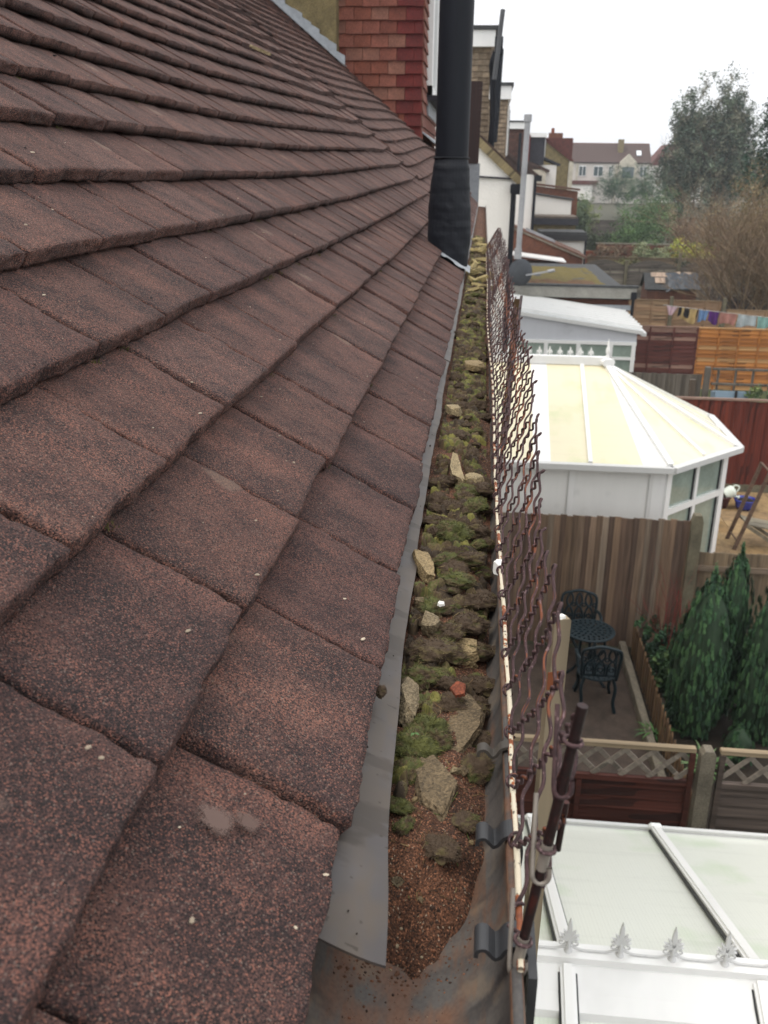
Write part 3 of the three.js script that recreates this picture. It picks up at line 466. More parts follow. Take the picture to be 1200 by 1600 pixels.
{
  const R = RNG(83), spots = [];
  // cushions that stand out in the near gutter: x, z, radius, variant
  const own = [[0.0145, -0.735, 0.019, 0], [-0.006, -0.755, 0.013, 3], [-0.022, -0.79, 0.012, 2], [0.002, -0.80, 0.014, 5], [-0.014, -0.86, 0.017, 3], [0.010, -0.88, 0.015, 4], [-0.034, -0.90, 0.014, 0], [-0.018, -0.635, 0.015, 5], [0.004, -0.69, 0.012, 0], [-0.030, -0.635, 0.010, 4], [-0.026, -0.605, 0.011, 2], [0.014, -0.61, 0.010, 4], [-0.018, -0.605, 0.009, 3], [-0.008, -0.598, 0.009, 0], [-0.021, -0.535, 0.013, 3], [-0.029, -0.515, 0.012, 6], [-0.013, -0.525, 0.010, 2], [-0.03, -0.49, 0.009, 2], [0.012, -0.505, 0.008, 5], [-0.006, -0.425, 0.009, 4], [-0.028, -0.44, 0.006, 2], [0.006, -0.455, 0.007, 5], [-0.034, -0.46, 0.007, 3], [0.016, -0.545, 0.006, 0], [-0.010, -0.665, 0.012, 1], [0.013, -0.655, 0.010, 1], [-0.036, -0.97, 0.014, 0], [-0.018, -0.95, 0.013, 4], [0.006, -0.96, 0.014, 3], [-0.034, -1.03, 0.012, 4], [0.002, -1.01, 0.010, 6], [0.013, -1.02, 0.013, 0]];
  own.forEach(a => spots.push(a));
  for (let i = 0; i < 44; i++) { const z = -0.47 - Math.pow(R(), 0.8) * 0.58, x = -0.037 + R() * 0.055, t = R(); spots.push([x, z, 0.0035 + R() * 0.006, [0, 5, 2, 4, 1, 3, 5][Math.floor(t * 7)]]); }
  for (let z = -1.06; z > -5.2; z -= 0.032) for (let k = 0; k < 1; k++) { const x = -0.038 + R() * 0.058, r = 0.005 + R() * R() * 0.012, t = R(); if (Math.abs(x + 0.017) < 0.013 && z > -1.13 && z < -1.02) continue; spots.push([x, z + R() * 0.012, r, t < 0.28 ? 0 : t < 0.45 ? 4 : t < 0.6 ? 1 : t < 0.74 ? 5 : t < 0.86 ? 2 : t < 0.95 ? 3 : 6]); }
  const names = ['dark brown', 'brown', 'olive brown', 'green', 'dark chocolate', 'mixed brown and olive', 'bright yellow-green'];
  spots.forEach(([x, z, r, vi], i) => {
    if (i < 270) {
      const m = new THREE.Mesh(mossVariants[vi], mossMat); m.name = numbered('moss_cushion'); m.castShadow = m.receiveShadow = true;
      m.position.set(x, siltY(x, z) + r * 0.28 + (z < -0.6 ? 0.003 : 0), z); m.rotation.set((R() - 0.5) * 0.5, R() * 6.3, (R() - 0.5) * 0.5); m.scale.set(r * (0.8 + R() * 0.6), r * (0.4 + R() * 0.35), r * (0.8 + R() * 0.8)); scene.add(m);
      const near = z > -0.62 ? 'near the bare silt at the gutter end' : z > -1.06 ? 'in the gutter beside the mesh' : 'in the packed moss bed of the gutter';
      tag(m, `${names[vi]} moss cushion growing ${near}`, 'moss', `${names[vi]} moss cushions ${near}`);
    }
  });
}
{ // the ragged mat of moss that covers the silt: a crumpled surface with stems all over it
  const cover = (x, z) => { const D = -z; let c = fbm3(x * 42, 3, z * 42, 3) * 1.1 + 0.25 * vnoise3(x * 130, 8, z * 130) + (D < 0.52 ? -0.12 : D < 0.64 ? 0.12 : 0.42) - (D < 0.46 ? 0.25 : 0); for (const [sx, sz, lx, lz] of stoneSpots) { if (Math.abs(z - sz) > lz * 1.2 + 0.004) continue; const q = ((x - sx) / (lx + 0.002)) ** 2 + ((z - sz) / (lz + 0.002)) ** 2; if (q < 1.3) c -= (1.3 - q) * 1.6; } const w = (x - GX) / GR, fl = GY - GR * Math.sqrt(Math.max(0, 1 - w * w)); c -= Math.max(0, fl + 0.012 - siltY(x, z)) * 70; return sstep(0, 0.35, c); };
  // clumps: every cell of about 12 mm holds one dome of its own height and tone, with deep gaps between them
  const CELL = 0.0115, cell = (x, z) => { const i = Math.floor(x / CELL), j = Math.floor(z / CELL); let best = 9, bi = 0, bj = 0; for (let b = -1; b <= 1; b++) for (let a = -1; a <= 1; a++) { const dx = (i + a + hash(i + a, j + b, 5)) * CELL - x, dz = (j + b + hash(i + a, j + b, 6)) * CELL - z, q = Math.hypot(dx, dz) / CELL / (0.55 + 0.5 * hash(i + a, j + b, 7)); if (q < best) { best = q; bi = i + a; bj = j + b; } } return [best, hash(bi, bj, 8), hash(bi, bj, 9)]; };
  const height = (x, z, c) => { const wx = x + 0.003 * vnoise3(x * 160, 1, z * 160), wz = z + 0.003 * vnoise3(x * 160, 4, z * 160), [d, h] = cell(wx, wz); return siltY(x, z) - 0.003 + c * (0.001 + (0.004 + 0.009 * h) * Math.sqrt(Math.max(0, 1 - Math.min(1, d * d))) + 0.0022 * fbm3(x * 260, 2, z * 260, 2)); };
  const col = new THREE.Color(), tone = (x, z, r) => { const [d, , k] = cell(x, z), a = (k - 0.5) * 1.7 + fbm3(x * 26 + 9, 1, z * 26, 2) * 0.7 + (r - 0.5) * 0.5; if (a > 0.72) col.setRGB(0.17, 0.155, 0.042); else if (a > 0.40) col.setRGB(0.085, 0.092, 0.026); else if (a > 0.12) col.setRGB(0.115, 0.090, 0.040); else if (a > -0.35) col.setRGB(0.080, 0.054, 0.030); else col.setRGB(0.045, 0.032, 0.021); return col; };
  const list = [], R = RNG(191);
  for (const [z0, z1, nx, nz] of [[-0.40, -1.15, 74, 760], [-1.15, -2.3, 40, 620], [-2.3, -5.6, 20, 800]]) {
    const pos = [], cl = [], idx = []; for (let j = 0; j <= nz; j++) for (let i = 0; i <= nx; i++) { const x = -0.044 + i / nx * 0.064, z = z0 + (z1 - z0) * j / nz, c = cover(x, z); pos.push(x, height(x, z, c), z); tone(x, z, R()); cl.push(col.r, col.g, col.b); }
    for (let j = 0; j < nz; j++) for (let i = 0; i < nx; i++) { const k = j * (nx + 1) + i; idx.push(k, k + 1, k + nx + 2, k, k + nx + 2, k + nx + 1); }
    const g = new THREE.BufferGeometry(); g.setAttribute('position', new THREE.Float32BufferAttribute(pos, 3)); g.setAttribute('color', new THREE.Float32BufferAttribute(cl, 3)); g.setIndex(idx); g.computeVertexNormals(); list.push(g.toNonIndexed());
  }
  const P = [], C = []; for (let i = 0; i < 62000; i++) { const t = R(), z = t < 0.62 ? -0.41 - R() * 0.75 : t < 0.88 ? -1.15 - R() * 1.2 : -2.3 - R() * 3, x = -0.0435 + R() * 0.063, c = cover(x, z); if (c < 0.3) continue; const y = height(x, z, c) - 0.0004, L = 0.0009 + R() * R() * 0.0030, a = R() * 6.283, w = 0.00016 + R() * 0.0003, dx = (R() - 0.5) * L * 1.5, dz = (R() - 0.5) * L * 1.5; P.push(x + Math.cos(a) * w, y, z + Math.sin(a) * w, x - Math.cos(a) * w, y, z - Math.sin(a) * w, x + dx, y + L * 0.8, z + dz); tone(x, z, R()); const k = 0.55 + R() * 1.15; for (let q = 0; q < 3; q++) C.push(col.r * k, col.g * k, col.b * k); }
  const h = new THREE.BufferGeometry(); h.setAttribute('position', new THREE.Float32BufferAttribute(P, 3)); h.setAttribute('color', new THREE.Float32BufferAttribute(C, 3)); h.computeVertexNormals(); list.push(h);
  tag(mesh('moss_bed', mergeGeometries(list.map(g => { g.deleteAttribute('uv'); return g; })), mossMat), 'ragged mat of brown and yellow-green moss filling the gutter', 'moss', null, 'stuff');
}
{ // seedling with two glossy leaves, and a crumb of moss on the strip
  const o = thing('seedling', 'tiny bright green seedling sprouting from the gutter moss', 'plant', [-0.0275, 5.665, -0.505]);
  const lf = a => gridSurface(6, 4, (u, v) => { const w = 0.0022 * Math.sin(Math.PI * Math.min(1, u * 0.95 + 0.05)) * (v - 0.5) * 2, L = 0.007 * u; return [Math.cos(a) * L - Math.sin(a) * w, 0.002 + 0.003 * u - 0.004 * u * u, Math.sin(a) * L + Math.cos(a) * w]; });
  o.scale.setScalar(0.5); const gm = std('#3c5f22', { roughness: 0.45 }); for (const a of [0.4, 2.2]) mesh('leaf', lf(a), gm, o); mesh('stem', bar(V(0, -0.003, 0), V(0, 0.003, 0), 0.0004), gm, o);
  const c = new THREE.Mesh(mossVariants[0], mossMat); c.name = numbered('moss_crumb'); c.position.set(-0.052, 5.681, -0.527); c.scale.setScalar(0.004); c.castShadow = true; tag(c, 'crumb of dark moss lying on the grey strip', 'moss'); scene.add(c);
}

{ // dry stems, rootlets and crumbs lying over the moss and silt
  const R = RNG(97), g = [], c = new THREE.Color();
  for (let i = 0; i < 900; i++) { const z = -0.40 - Math.pow(R(), 1.2) * 1.6, x = -0.037 + R() * 0.055, L = 0.003 + R() * R() * 0.011, a = R() * 6.283, y = siltY(x, z) + 0.0012 + (z < -0.55 ? R() * 0.008 : 0); const h = new THREE.CylinderGeometry(0.00016, 0.00028, L, 3, 1); h.rotateZ(Math.PI / 2 + (R() - 0.5) * 0.7); h.rotateY(a); h.translate(x, y, z); const t = R(); c.set(t < 0.4 ? '#6d5638' : t < 0.7 ? '#453424' : t < 0.92 ? '#8d7a54' : '#5a6a34'); const col = new Float32Array(h.attributes.position.count * 3); for (let k = 0; k < col.length; k += 3) { col[k] = c.r; col[k + 1] = c.g; col[k + 2] = c.b; } h.setAttribute('color', new THREE.BufferAttribute(col, 3)); g.push(h.toNonIndexed()); }
  const m = mesh('plant_litter', mergeGeometries(g), mossMat); tag(m, 'dry stems and rootlets littering the gutter moss', 'litter', null, 'stuff');
  const cr = []; for (let i = 0; i < 46; i++) { const z = -0.33 - R() * 0.9, u = 0.25 + R() * 0.7, x = -0.085 + u * 0.05, s = 0.0004 + R() * R() * 0.0016; cr.push(new THREE.IcosahedronGeometry(s, 0).translate(x, 5.6795 - 0.020 * Math.pow(u, 1.5) + s * 0.3, z)); }
  tag(mesh('strip_crumbs', mergeGeometries(cr), M.earth), 'dark crumbs of dirt dotted over the grey strip', 'crumbs', null, 'stuff');
}

{ // marks of life on the tiles: lichen, grit, shed seed and moss tufts in the laps
  const onTile = (k, u, z, up) => { const a = TH - TILT; return V(X0 - k * GAUGE * CT - u * Math.cos(a) + up * Math.sin(a), Y0 + k * GAUGE * ST + u * Math.sin(a) + lift(k * GAUGE, -z) + up * Math.cos(a), z); };
  const crust = texture(256, 256, (u, v, o) => { const d = Math.hypot((u - 0.5) * 2, (v - 0.5) * 2) + 0.55 * (pf(u, v, 5, 5, 171, 3) - 0.5) + 0.5 * (pn(u, v, 60, 60, 174) - 0.5); o[0] = o[1] = o[2] = d < 0.62 ? 235 : d < 0.8 ? 120 : 0; }, false, 1);   // grainy outline of a crust lichen
  const patch = (label, k, u, z, rad, sx, col) => { const g = gridSurface(10, 10, (a, b) => { const p = onTile(k, u + (a - 0.5) * 2 * rad * sx, z + (b - 0.5) * 2 * rad, 0.0011); return [p.x, p.y, p.z, a, b]; }); const m = mesh('lichen_patch', g, std(col, { alphaMap: crust, transparent: true, roughness: 1 })); tag(m, label, 'lichen'); };
  patch('pale grey-pink lichen patch on the eaves tile next to the strip end', 0, 0.064, -0.345, 0.0115, 1.0, '#62504a'); patch('smaller faint lichen patch touching the pale grey-pink one', 0, 0.05, -0.353, 0.0075, 1.1, '#5c4a44');
  const R = RNG(207), fl = [], tf = [];
  for (let i = 0; i < 260; i++) { const k = Math.floor(R() * 9), u = 0.004 + R() * 0.085, z = -0.28 - R() * R() * 2.6, s = 0.0006 + R() * R() * 0.0018, p = onTile(k, u, z, s * 0.2), g = new THREE.IcosahedronGeometry(s, 0); g.scale(1, 0.6, 1 + R()); g.rotateY(R() * 6); g.translate(p.x, p.y, p.z); const c = new THREE.Color(R() < 0.55 ? '#8f8272' : R() < 0.5 ? '#2c2626' : '#b9ac98'), cl = new Float32Array(g.attributes.position.count * 3); for (let q = 0; q < cl.length; q += 3) { cl[q] = c.r; cl[q + 1] = c.g; cl[q + 2] = c.b; } g.setAttribute('color', new THREE.BufferAttribute(cl, 3)); g.deleteAttribute('uv'); fl.push(g); }
  tag(mesh('tile_grit', mergeGeometries(fl), mossMat), 'loose grit and seed husks scattered over the near tiles', 'grit', null, 'stuff');
  for (let i = 0; i < 42; i++) { const k = 1 + Math.floor(R() * 7), z = -0.3 - R() * R() * 2.4, n = 14; const c0 = onTile(k - 1, 0.098, z, 0); for (let j = 0; j < n; j++) { const x = c0.x + (R() - 0.3) * 0.007, zz = z + (R() - 0.5) * 0.012, y = c0.y - (x - c0.x) * 0.55, L = 0.0015 + R() * 0.003, a = R() * 6.28; const g = new THREE.BufferGeometry(); g.setAttribute('position', new THREE.Float32BufferAttribute([x + 0.0005 * Math.cos(a), y, zz + 0.0005 * Math.sin(a), x - 0.0005 * Math.cos(a), y, zz - 0.0005 * Math.sin(a), x + (R() - 0.3) * L, y + L, zz + (R() - 0.5) * L], 3)); g.computeVertexNormals(); tf.push(g); } }
  tag(mesh('lap_moss', mergeGeometries(tf), std('#57552c', { roughness: 1 })), 'tiny moss tufts caught in the laps between tile courses', 'moss', null, 'stuff');
}
// ---------------------------------------------------------------- rusty wire mesh guard standing on the gutter's front edge
{
  const o = thing('wire_mesh_guard', 'rusty diamond wire mesh guard with peeling white bottom rail along the gutter', 'wire guard');
  const R = RNG(131), railX = z => 0.0305 + 0.002 * vnoise3(z * 2, 3, 1) - 0.006 * sstep(-1.4, -2.3, z), railY = 5.6725;
  const lean = z => 0.017 + 0.020 * sstep(-0.4, -1.2, z) + 0.016 * sstep(-1.2, -3.2, z), high = z => 0.113 + 0.008 * vnoise3(z * 1.7, 9, 2) - 0.01 * sstep(-3, -4.4, z);
  const at = (z, t) => V(railX(z) + lean(z) * t + 0.006 * Math.sin(Math.PI * Math.min(1, Math.max(0, t))) * vnoise3(z * 3, 1, 4), railY + high(z) * t, z);
  const zEnd = -4.5, ST2 = 0.0505;
  const crimp = (pts, zb, zt, tb, tt, step, amp, coarse) => { const L = Math.hypot(zt - zb, 0.115 * (tt - tb)), n = Math.max(2, Math.round(L / step)); for (let i = 0; i <= n; i++) { const f = i / n, q = at(zb + (zt - zb) * f, tb + (tt - tb) * f), w = (i % 2 ? 1 : -1) * amp; q.x += w * 0.9 + (R() - 0.5) * 0.0006; q.z += w * Math.sign(zt - zb); q.y -= w * 0.9; pts.push(q); } return n; };
  // each wire rises towards the near end, bends over at the top and falls back to the rail
  for (let z = -0.30; z > zEnd; z -= ST2) {
    const run = 0.102 + (R() - 0.5) * 0.012, run2 = 0.104 + (R() - 0.5) * 0.014, top = 0.93 + R() * 0.15, pts = [], coarse = z < -1.9, cut = -0.327; let n = 0;
    const up0 = z - run, f = z > cut ? (cut - up0) / run : 1; if (f <= 0.15) continue;
    n += crimp(pts, up0, up0 + run * f, 0, top * f, 0.0068, 0.00085, coarse);
    if (f === 1) { const e = pts[pts.length - 1]; pts.push(V(e.x + 0.0012, e.y + 0.003, e.z + 0.004)); const g = z + run2 > cut ? (cut - z - 0.008) / (run2 - 0.008) : 1; if (g > 0.1) n += crimp(pts, z + 0.008, z + 0.008 + (run2 - 0.008) * g, top * 0.99, top * (1 - g), 0.0125, 0.0011, coarse); }
    mesh('wire_strand', tube(pts, 0.00105, n * (coarse ? 2 : 4), coarse ? 4 : 6), M.rust, o);
  }
  mesh('bottom_rail', [tube(Array.from({ length: 60 }, (_, k) => { const z = -0.318 - k * (4.2 / 59); return V(railX(z) + 0.0008 * (k % 2), railY, z); }), 0.0017, 420, 8)], M.peel, o);
  for (let z = -0.352; z > -2.3; z -= ST2) { // each pair of strands is wrapped round the rail
    const pts = []; for (let a = 0; a <= 8; a++) { const th = a / 8 * 5.6 + 0.4; pts.push(V(railX(z) + Math.cos(th) * 0.003, railY + Math.sin(th) * 0.003, z - 0.004 + a * 0.001)); } mesh('rail_wrap', tube(pts, 0.0009, 18, 5), M.rust, o);
  }
  // end rod with its hooks and ties
  const r0 = V(0.0312, 5.668, -0.325), r1 = V(0.0485, 5.803, -0.325), along = t => r0.clone().lerp(r1, t);
  mesh('end_rod', [bar(along(0.03), r1, 0.0023, 0.0023, 16)], M.rod, o);
  mesh('rod_bare_end', [bar(r0, along(0.12), 0.0025, 0.0025, 14)], M.bareSteel, o); mesh('rod_bare_end', [bar(along(0.40), along(0.50), 0.00245, 0.00245, 14)], M.bareSteel, o);
  for (const [t, bare] of [[0.0, 1], [0.385, 1], [0.715, 0]]) { // open hooks that catch the rod
    const c = along(t), pts = [V(c.x - 0.0032, c.y + 0.03, c.z - 0.014), V(c.x - 0.0036, c.y + 0.012, c.z - 0.003)]; for (let a = 0; a <= 6; a++) { const th = Math.PI + a / 6 * Math.PI; pts.push(V(c.x + Math.cos(th) * 0.0036, c.y + Math.sin(th) * 0.0042, c.z + 0.002)); } pts.push(V(c.x + 0.0035, c.y + 0.004, c.z + 0.0015));
    mesh('hook', tube(pts, 0.0011, 36, 7), bare ? M.bareSteel : M.rust, o);
  }
  for (const t of [0.10, 0.475, 0.87]) { const c = along(t), pts = []; for (let a = 0; a <= 10; a++) { const th = a / 10 * 6.0; pts.push(V(c.x + Math.cos(th) * 0.0036, c.y + 0.0012 * Math.sin(th * 0.5), c.z + Math.sin(th) * 0.0036)); } pts.push(V(c.x - 0.006, c.y - 0.003, c.z - 0.012)); mesh('tie', tube(pts, 0.0010, 34, 6), M.rust, o); }
  mesh('stub_rod', [bar(V(0.0485, 5.742, -0.345), V(0.0468, 5.716, -0.345), 0.0015, 0.0015, 10)], M.rod, o);
}
{ const o = thing('support_lath', 'weathered pale timber lath with a white dropping on its top', 'lath', [0.0555, 5.38, -0.5], 0.35);
  mesh('lath', [bx(0.0105, 0.375, 0.006, 0, 0.1875, 0, 0, 0, -0.01, 0.001)], M.lath, o); mesh('dropping', stoneGeometry(58, 0.003, 0.0012, 0.0024).translate(0.001, 0.376, 0.0005), std('#ecebe6'), o); mesh('nail_stain', bx(0.0105, 0.012, 0.0004, 0, 0.335, 0.0034), std('#7a4426'), o); }
{ const o = thing('support_lath', 'thin brown timber lath standing behind the mesh, in front of the white lean-to', 'lath', [0.066, 5.5, -1.75], 0.2); mesh('lath', [bx(0.012, 0.285, 0.008, 0, 0.1425, 0, 0, 0, -0.04, 0.001)], std('#7a5f3c', { map: woodV }), o); }
{ const o = thing('support_bar', 'rusty flat bar leaning in the mesh below the brown lath', 'bar', [0, 0, 0]); mesh('bar', [beam(V(0.036, 5.62, -1.15), V(0.078, 5.79, -1.75), 0.005, 0.003)], M.rod, o); }

// ================================================================ first garden: the long white conservatory below the gutter
function finialShape() {   // anthemion: spear, fanned petals, two scrolls, baluster
  const g = [], pet = (a, L, w, y0) => { const s = new THREE.Shape(); s.moveTo(0, 0); s.quadraticCurveTo(w, L * 0.45, 0, L); s.quadraticCurveTo(-w, L * 0.45, 0, 0); const e = new THREE.ExtrudeGeometry(s, { depth: 0.006, bevelEnabled: true, bevelSize: 0.0015, bevelThickness: 0.002, bevelSegments: 1, curveSegments: 6 }); e.translate(0, 0, -0.003); e.rotateZ(a); e.translate(0, y0, 0); g.push(boxUV(e)); };
  pet(0, 0.105, 0.016, 0.05); for (const s of [-1, 1]) { pet(s * 0.5, 0.046, 0.010, 0.058); pet(s * 0.95, 0.042, 0.010, 0.054); pet(s * 1.35, 0.036, 0.009, 0.05);
    const p = []; for (let i = 0; i <= 16; i++) { const t = i / 16, th = t * 5.6, r = 0.0135 * (1 - 0.72 * t); p.push(V(s * (0.026 - Math.cos(th) * r), 0.037 + Math.sin(-th) * r, 0)); } g.push(tube(p, 0.003, 26, 6)); g.push(tube([V(0, 0.05, 0), V(s * 0.008, 0.046, 0), V(s * 0.0125, 0.037, 0)], 0.003, 8, 6)); }
  g.push(boxUV(new THREE.LatheGeometry([[0.004, 0.06], [0.008, 0.05], [0.006, 0.042], [0.011, 0.032], [0.007, 0.022], [0.010, 0.012], [0.016, 0.0]].map(a => new THREE.Vector2(...a)), 12)));
  return merge(g);
}
const finialGeo = finialShape();
{
  const o = thing('conservatory', 'white conservatory with pale glazed roof and cresting directly below the gutter', 'conservatory');
  const zr = -2.86, yr = 3.13, zf = -4.63, zn = -1.1, ye = 2.36, xl = -0.35, xr = 4.7;
  mesh('ridge_cap', [bx(xr - xl, 0.035, 0.075, (xl + xr) / 2, yr + 0.028, zr, 0, 0, 0, 0.006), prism([[zr - 0.075, yr - 0.02], [zr + 0.20, yr - 0.09], [zr + 0.195, yr - 0.055], [zr + 0.13, yr - 0.03], [zr + 0.045, yr + 0.014], [zr - 0.045, yr + 0.014], [zr - 0.085, yr + 0.0]], 'x', xl, xr)], M.upvc, o);
  const bars = []; for (let x = -0.26; x < xr; x += 0.72) bars.push(x);
  const S = V(0, 1, 0);
  bars.forEach((x, k) => {
    for (const z of [zf, zn]) { const a = V(x, yr + 0.005, zr + (z < zr ? -0.05 : 0.05)), b = V(x, ye + 0.03, z); const m = mesh('glazing_bar', [beam(a, b, 0.058, 0.036), beam(a.clone().add(V(0, 0.022, 0)), b.clone().add(V(0, 0.022, 0)), 0.034, 0.014)], M.upvc, o);
      mesh('bar_gasket', [beam(a.clone().add(V(-0.033, -0.006, 0)), b.clone().add(V(-0.033, -0.006, 0)), 0.008, 0.02), beam(a.clone().add(V(0.033, -0.006, 0)), b.clone().add(V(0.033, -0.006, 0)), 0.008, 0.02)], M.gasket, m);
      mesh('bar_end_cap', [bx(0.075, 0.05, 0.03, x, ye + 0.04, z, 0, 0, 0, 0.012)], M.upvc, m); }
    if (k + 1 < bars.length) for (const z of [zf, zn]) mesh('roof_pane', [beam(V(x + 0.36, yr - 0.012, zr), V(x + 0.36, ye + 0.005, z), 0.70, 0.016)], M.poly, o);
  });
  for (const z of [zf, zn]) { mesh('eaves_beam', [bx(xr - xl, 0.05, 0.06, (xl + xr) / 2, ye - 0.01, z, 0, 0, 0, 0.01), bx(xr - xl, 0.018, 0.025, (xl + xr) / 2, ye + 0.026, z - 0.02)], M.upvcDull, o); }
  for (const z of [zf + 0.06, zn - 0.06]) { mesh('window_wall', [bx(xr - xl, 0.7, 0.07, (xl + xr) / 2, 0.35, z), bx(xr - xl, 0.09, 0.07, (xl + xr) / 2, ye - 0.1, z)], M.upvc, o); mesh('window_pane', [bx(xr - xl - 0.1, 1.5, 0.03, (xl + xr) / 2, 1.45, z)], M.glass, o); for (let x = 0.1; x < xr; x += 0.72) mesh('mullion', [bx(0.07, 1.5, 0.06, x, 1.45, z)], M.upvc, o); }
  mesh('gable_wall', [prism([[zn - 0.1, 0], [zf + 0.1, 0], [zf + 0.1, ye], [zr, yr - 0.05], [zn - 0.1, ye]], 'x', xr - 0.06, xr - 0.005)], M.upvc, o);
  for (let k = 0; k < 22; k++) { const f = mesh('finial', finialGeo, M.upvcDull, o); f.position.set(0.07 + k * 0.197, yr + 0.046, zr); f.rotation.y = (rnd() - 0.5) * 0.08; f.scale.set(1.05, 1, 1.2); }
  const cr = []; for (let k = 0; k < 22; k++) { const x = 0.07 + k * 0.197; cr.push(tube([V(x - 0.098, yr + 0.05, zr), V(x - 0.05, yr + 0.052, zr), V(x - 0.02, yr + 0.062, zr), V(x, yr + 0.068, zr), V(x + 0.02, yr + 0.062, zr), V(x + 0.05, yr + 0.052, zr), V(x + 0.098, yr + 0.05, zr)], 0.005, 20, 6)); }
  mesh('crest_rail', cr, M.upvcDull, o);
}

// ================================================================ fences
const boardShape = (w, h, t, seed) => { const R = RNG(seed), g = new THREE.BoxGeometry(w, h, t, 1, 3, 1), p = g.attributes.position; for (let i = 0; i < p.count; i++) p.setXYZ(i, p.getX(i) + (R() - 0.5) * 0.002, p.getY(i), p.getZ(i) + 0.004 * Math.sin(p.getY(i) * 2 + seed)); g.computeVertexNormals(); return boxUV(g, R() * 4, R() * 4); };
function uprightBoards(o, x0, x1, y0, y1, z, mats, w, seed, name = 'board') {
  const R = RNG(seed), geos = [0, 1, 2].map(k => boardShape(w, y1 - y0, 0.014, seed + k)); let k = 0;
  for (let x = x0 + w / 2; x < x1; x += w * 0.93, k++) { const m = new THREE.Mesh(geos[Math.floor(R() * 3)], mats[Math.floor(R() * mats.length)]); m.name = name; m.castShadow = m.receiveShadow = true; m.position.set(x, (y0 + y1) / 2 + (R() - 0.5) * 0.018, z + (k % 2) * 0.016); m.rotation.set(0, -0.17 + (R() - 0.5) * 0.08, (R() - 0.5) * 0.008); o.add(m); }
}
function levelBoards(o, x0, x1, y0, y1, z, mats, h, seed) {
  const R = RNG(seed), geo = [0, 1].map(k => { const g = new THREE.BoxGeometry(x1 - x0, h, 0.012); return boxUV(g, R() * 4, R() * 4); });
  for (let y = y0 + h / 2; y < y1; y += h * 0.9) { const m = new THREE.Mesh(geo[Math.floor(R() * 2)], mats[Math.floor(R() * mats.length)]); m.name = 'board'; m.castShadow = m.receiveShadow = true; m.position.set((x0 + x1) / 2, y, z); m.rotation.set(-0.12, 0, (R() - 0.5) * 0.004); o.add(m); }
}
const redWood = ['#5b2f26', '#62342a', '#53291f'].map(c => woodMat(c, true)), greyWood = ['#6c5f5a', '#756862', '#625650'].map(c => woodMat(c, true)), railWood = woodMat('#a4937a', true), latWood = woodMat('#a0968c');
function trellis(o, x0, x1, y0, y1, z, step = 0.21) {
  const h = y1 - y0; for (let x = x0 - h; x < x1; x += step) for (const s of [1, -1]) {
    let a = s > 0 ? [x, y0] : [x, y1], b = s > 0 ? [x + h, y1] : [x + h, y0]; if (a[0] < x0) { const f = (x0 - a[0]) / h; a = [x0, a[1] + (b[1] - a[1]) * f]; } if (b[0] > x1) { const f = (x1 - a[0]) / (b[0] - a[0]); b = [x1, a[1] + (b[1] - a[1]) * f]; } if (b[0] - a[0] < 0.03) continue;
    mesh('lattice_slat', beam(V(a[0], a[1], z + s * 0.006), V(b[0], b[1], z + s * 0.006), 0.012, 0.036), latWood, o);
  }
}
{ // between the first and second garden: trellis-topped panels and a concrete post
  const z = -6.2;
  for (const [x0, x1, mats, lab] of [[0.0, 1.80, redWood, 'red-brown stained fence panel with trellis top beside the concrete post'], [1.98, 3.8, greyWood, 'weathered grey fence panel with trellis top in front of the conifers'], [3.98, 5.8, greyWood, 'weathered grey fence panel with trellis top further down the garden']]) {
    const o = thing('panel_fence', lab, 'fence'); levelBoards(o, x0, x1, 0.06, 1.6, z, mats, 0.11, x0 * 10 + 5);
    mesh('top_rail', [bx(x1 - x0, 0.035, 0.05, (x0 + x1) / 2, 1.925, z, 0, 0, 0, 0.006)], railWood, o); mesh('middle_rail', [bx(x1 - x0, 0.045, 0.035, (x0 + x1) / 2, 1.63, z + 0.01)], mats === redWood ? redWood[1] : greyWood[1], o);
    for (const x of [x0 + 0.02, x1 - 0.02]) mesh('stile', [bx(0.04, 1.85, 0.04, x, 0.975, z + 0.012)], mats[2], o); mesh('batten', [bx(0.04, 1.5, 0.02, (x0 + x1) / 2 + 0.05, 0.85, z + 0.02)], mats[0], o);
    trellis(o, x0 + 0.04, x1 - 0.04, 1.652, 1.908, z);
  }
  for (const x of [1.89, 3.89]) { const p = mesh('concrete_post', [prism([[-0.055, 0], [0.055, 0], [0.055, 1.9], [0.03, 1.94], [-0.03, 1.94], [-0.055, 1.9]], 'z', -0.05, 0.05)], M.concrete); p.position.set(x, 0, z); tag(p, x < 2 ? 'pale concrete post between red-brown and grey trellis panels' : 'pale concrete post between two grey trellis panels', 'post'); }
}
const oldBoards = ['#8d7664', '#7c6658', '#9c8572', '#746054', '#927a66', '#a09080', '#85705e'].map(c => woodMat(c));
{ const o = thing('board_fence', 'tall brown fence of upright boards behind the cast garden table', 'fence'); uprightBoards(o, 0.1, 2.86, 0.05, 1.89, -11.4, oldBoards, 0.083, 301); mesh('rail', [bx(2.7, 0.08, 0.05, 1.45, 1.5, -11.45)], oldBoards[0], o); mesh('rail', [bx(2.7, 0.08, 0.05, 1.45, 0.4, -11.45)], oldBoards[0], o); }
{ const p = mesh('concrete_post', [prism([[-0.07, 0], [0.07, 0], [0.07, 1.9], [0.045, 1.99], [-0.045, 1.99], [-0.07, 1.9]], 'z', -0.06, 0.06)], M.concretePost); p.position.set(2.89, 0, -11.36); tag(p, 'mossy concrete post at the end of the tall brown board fence', 'post'); }
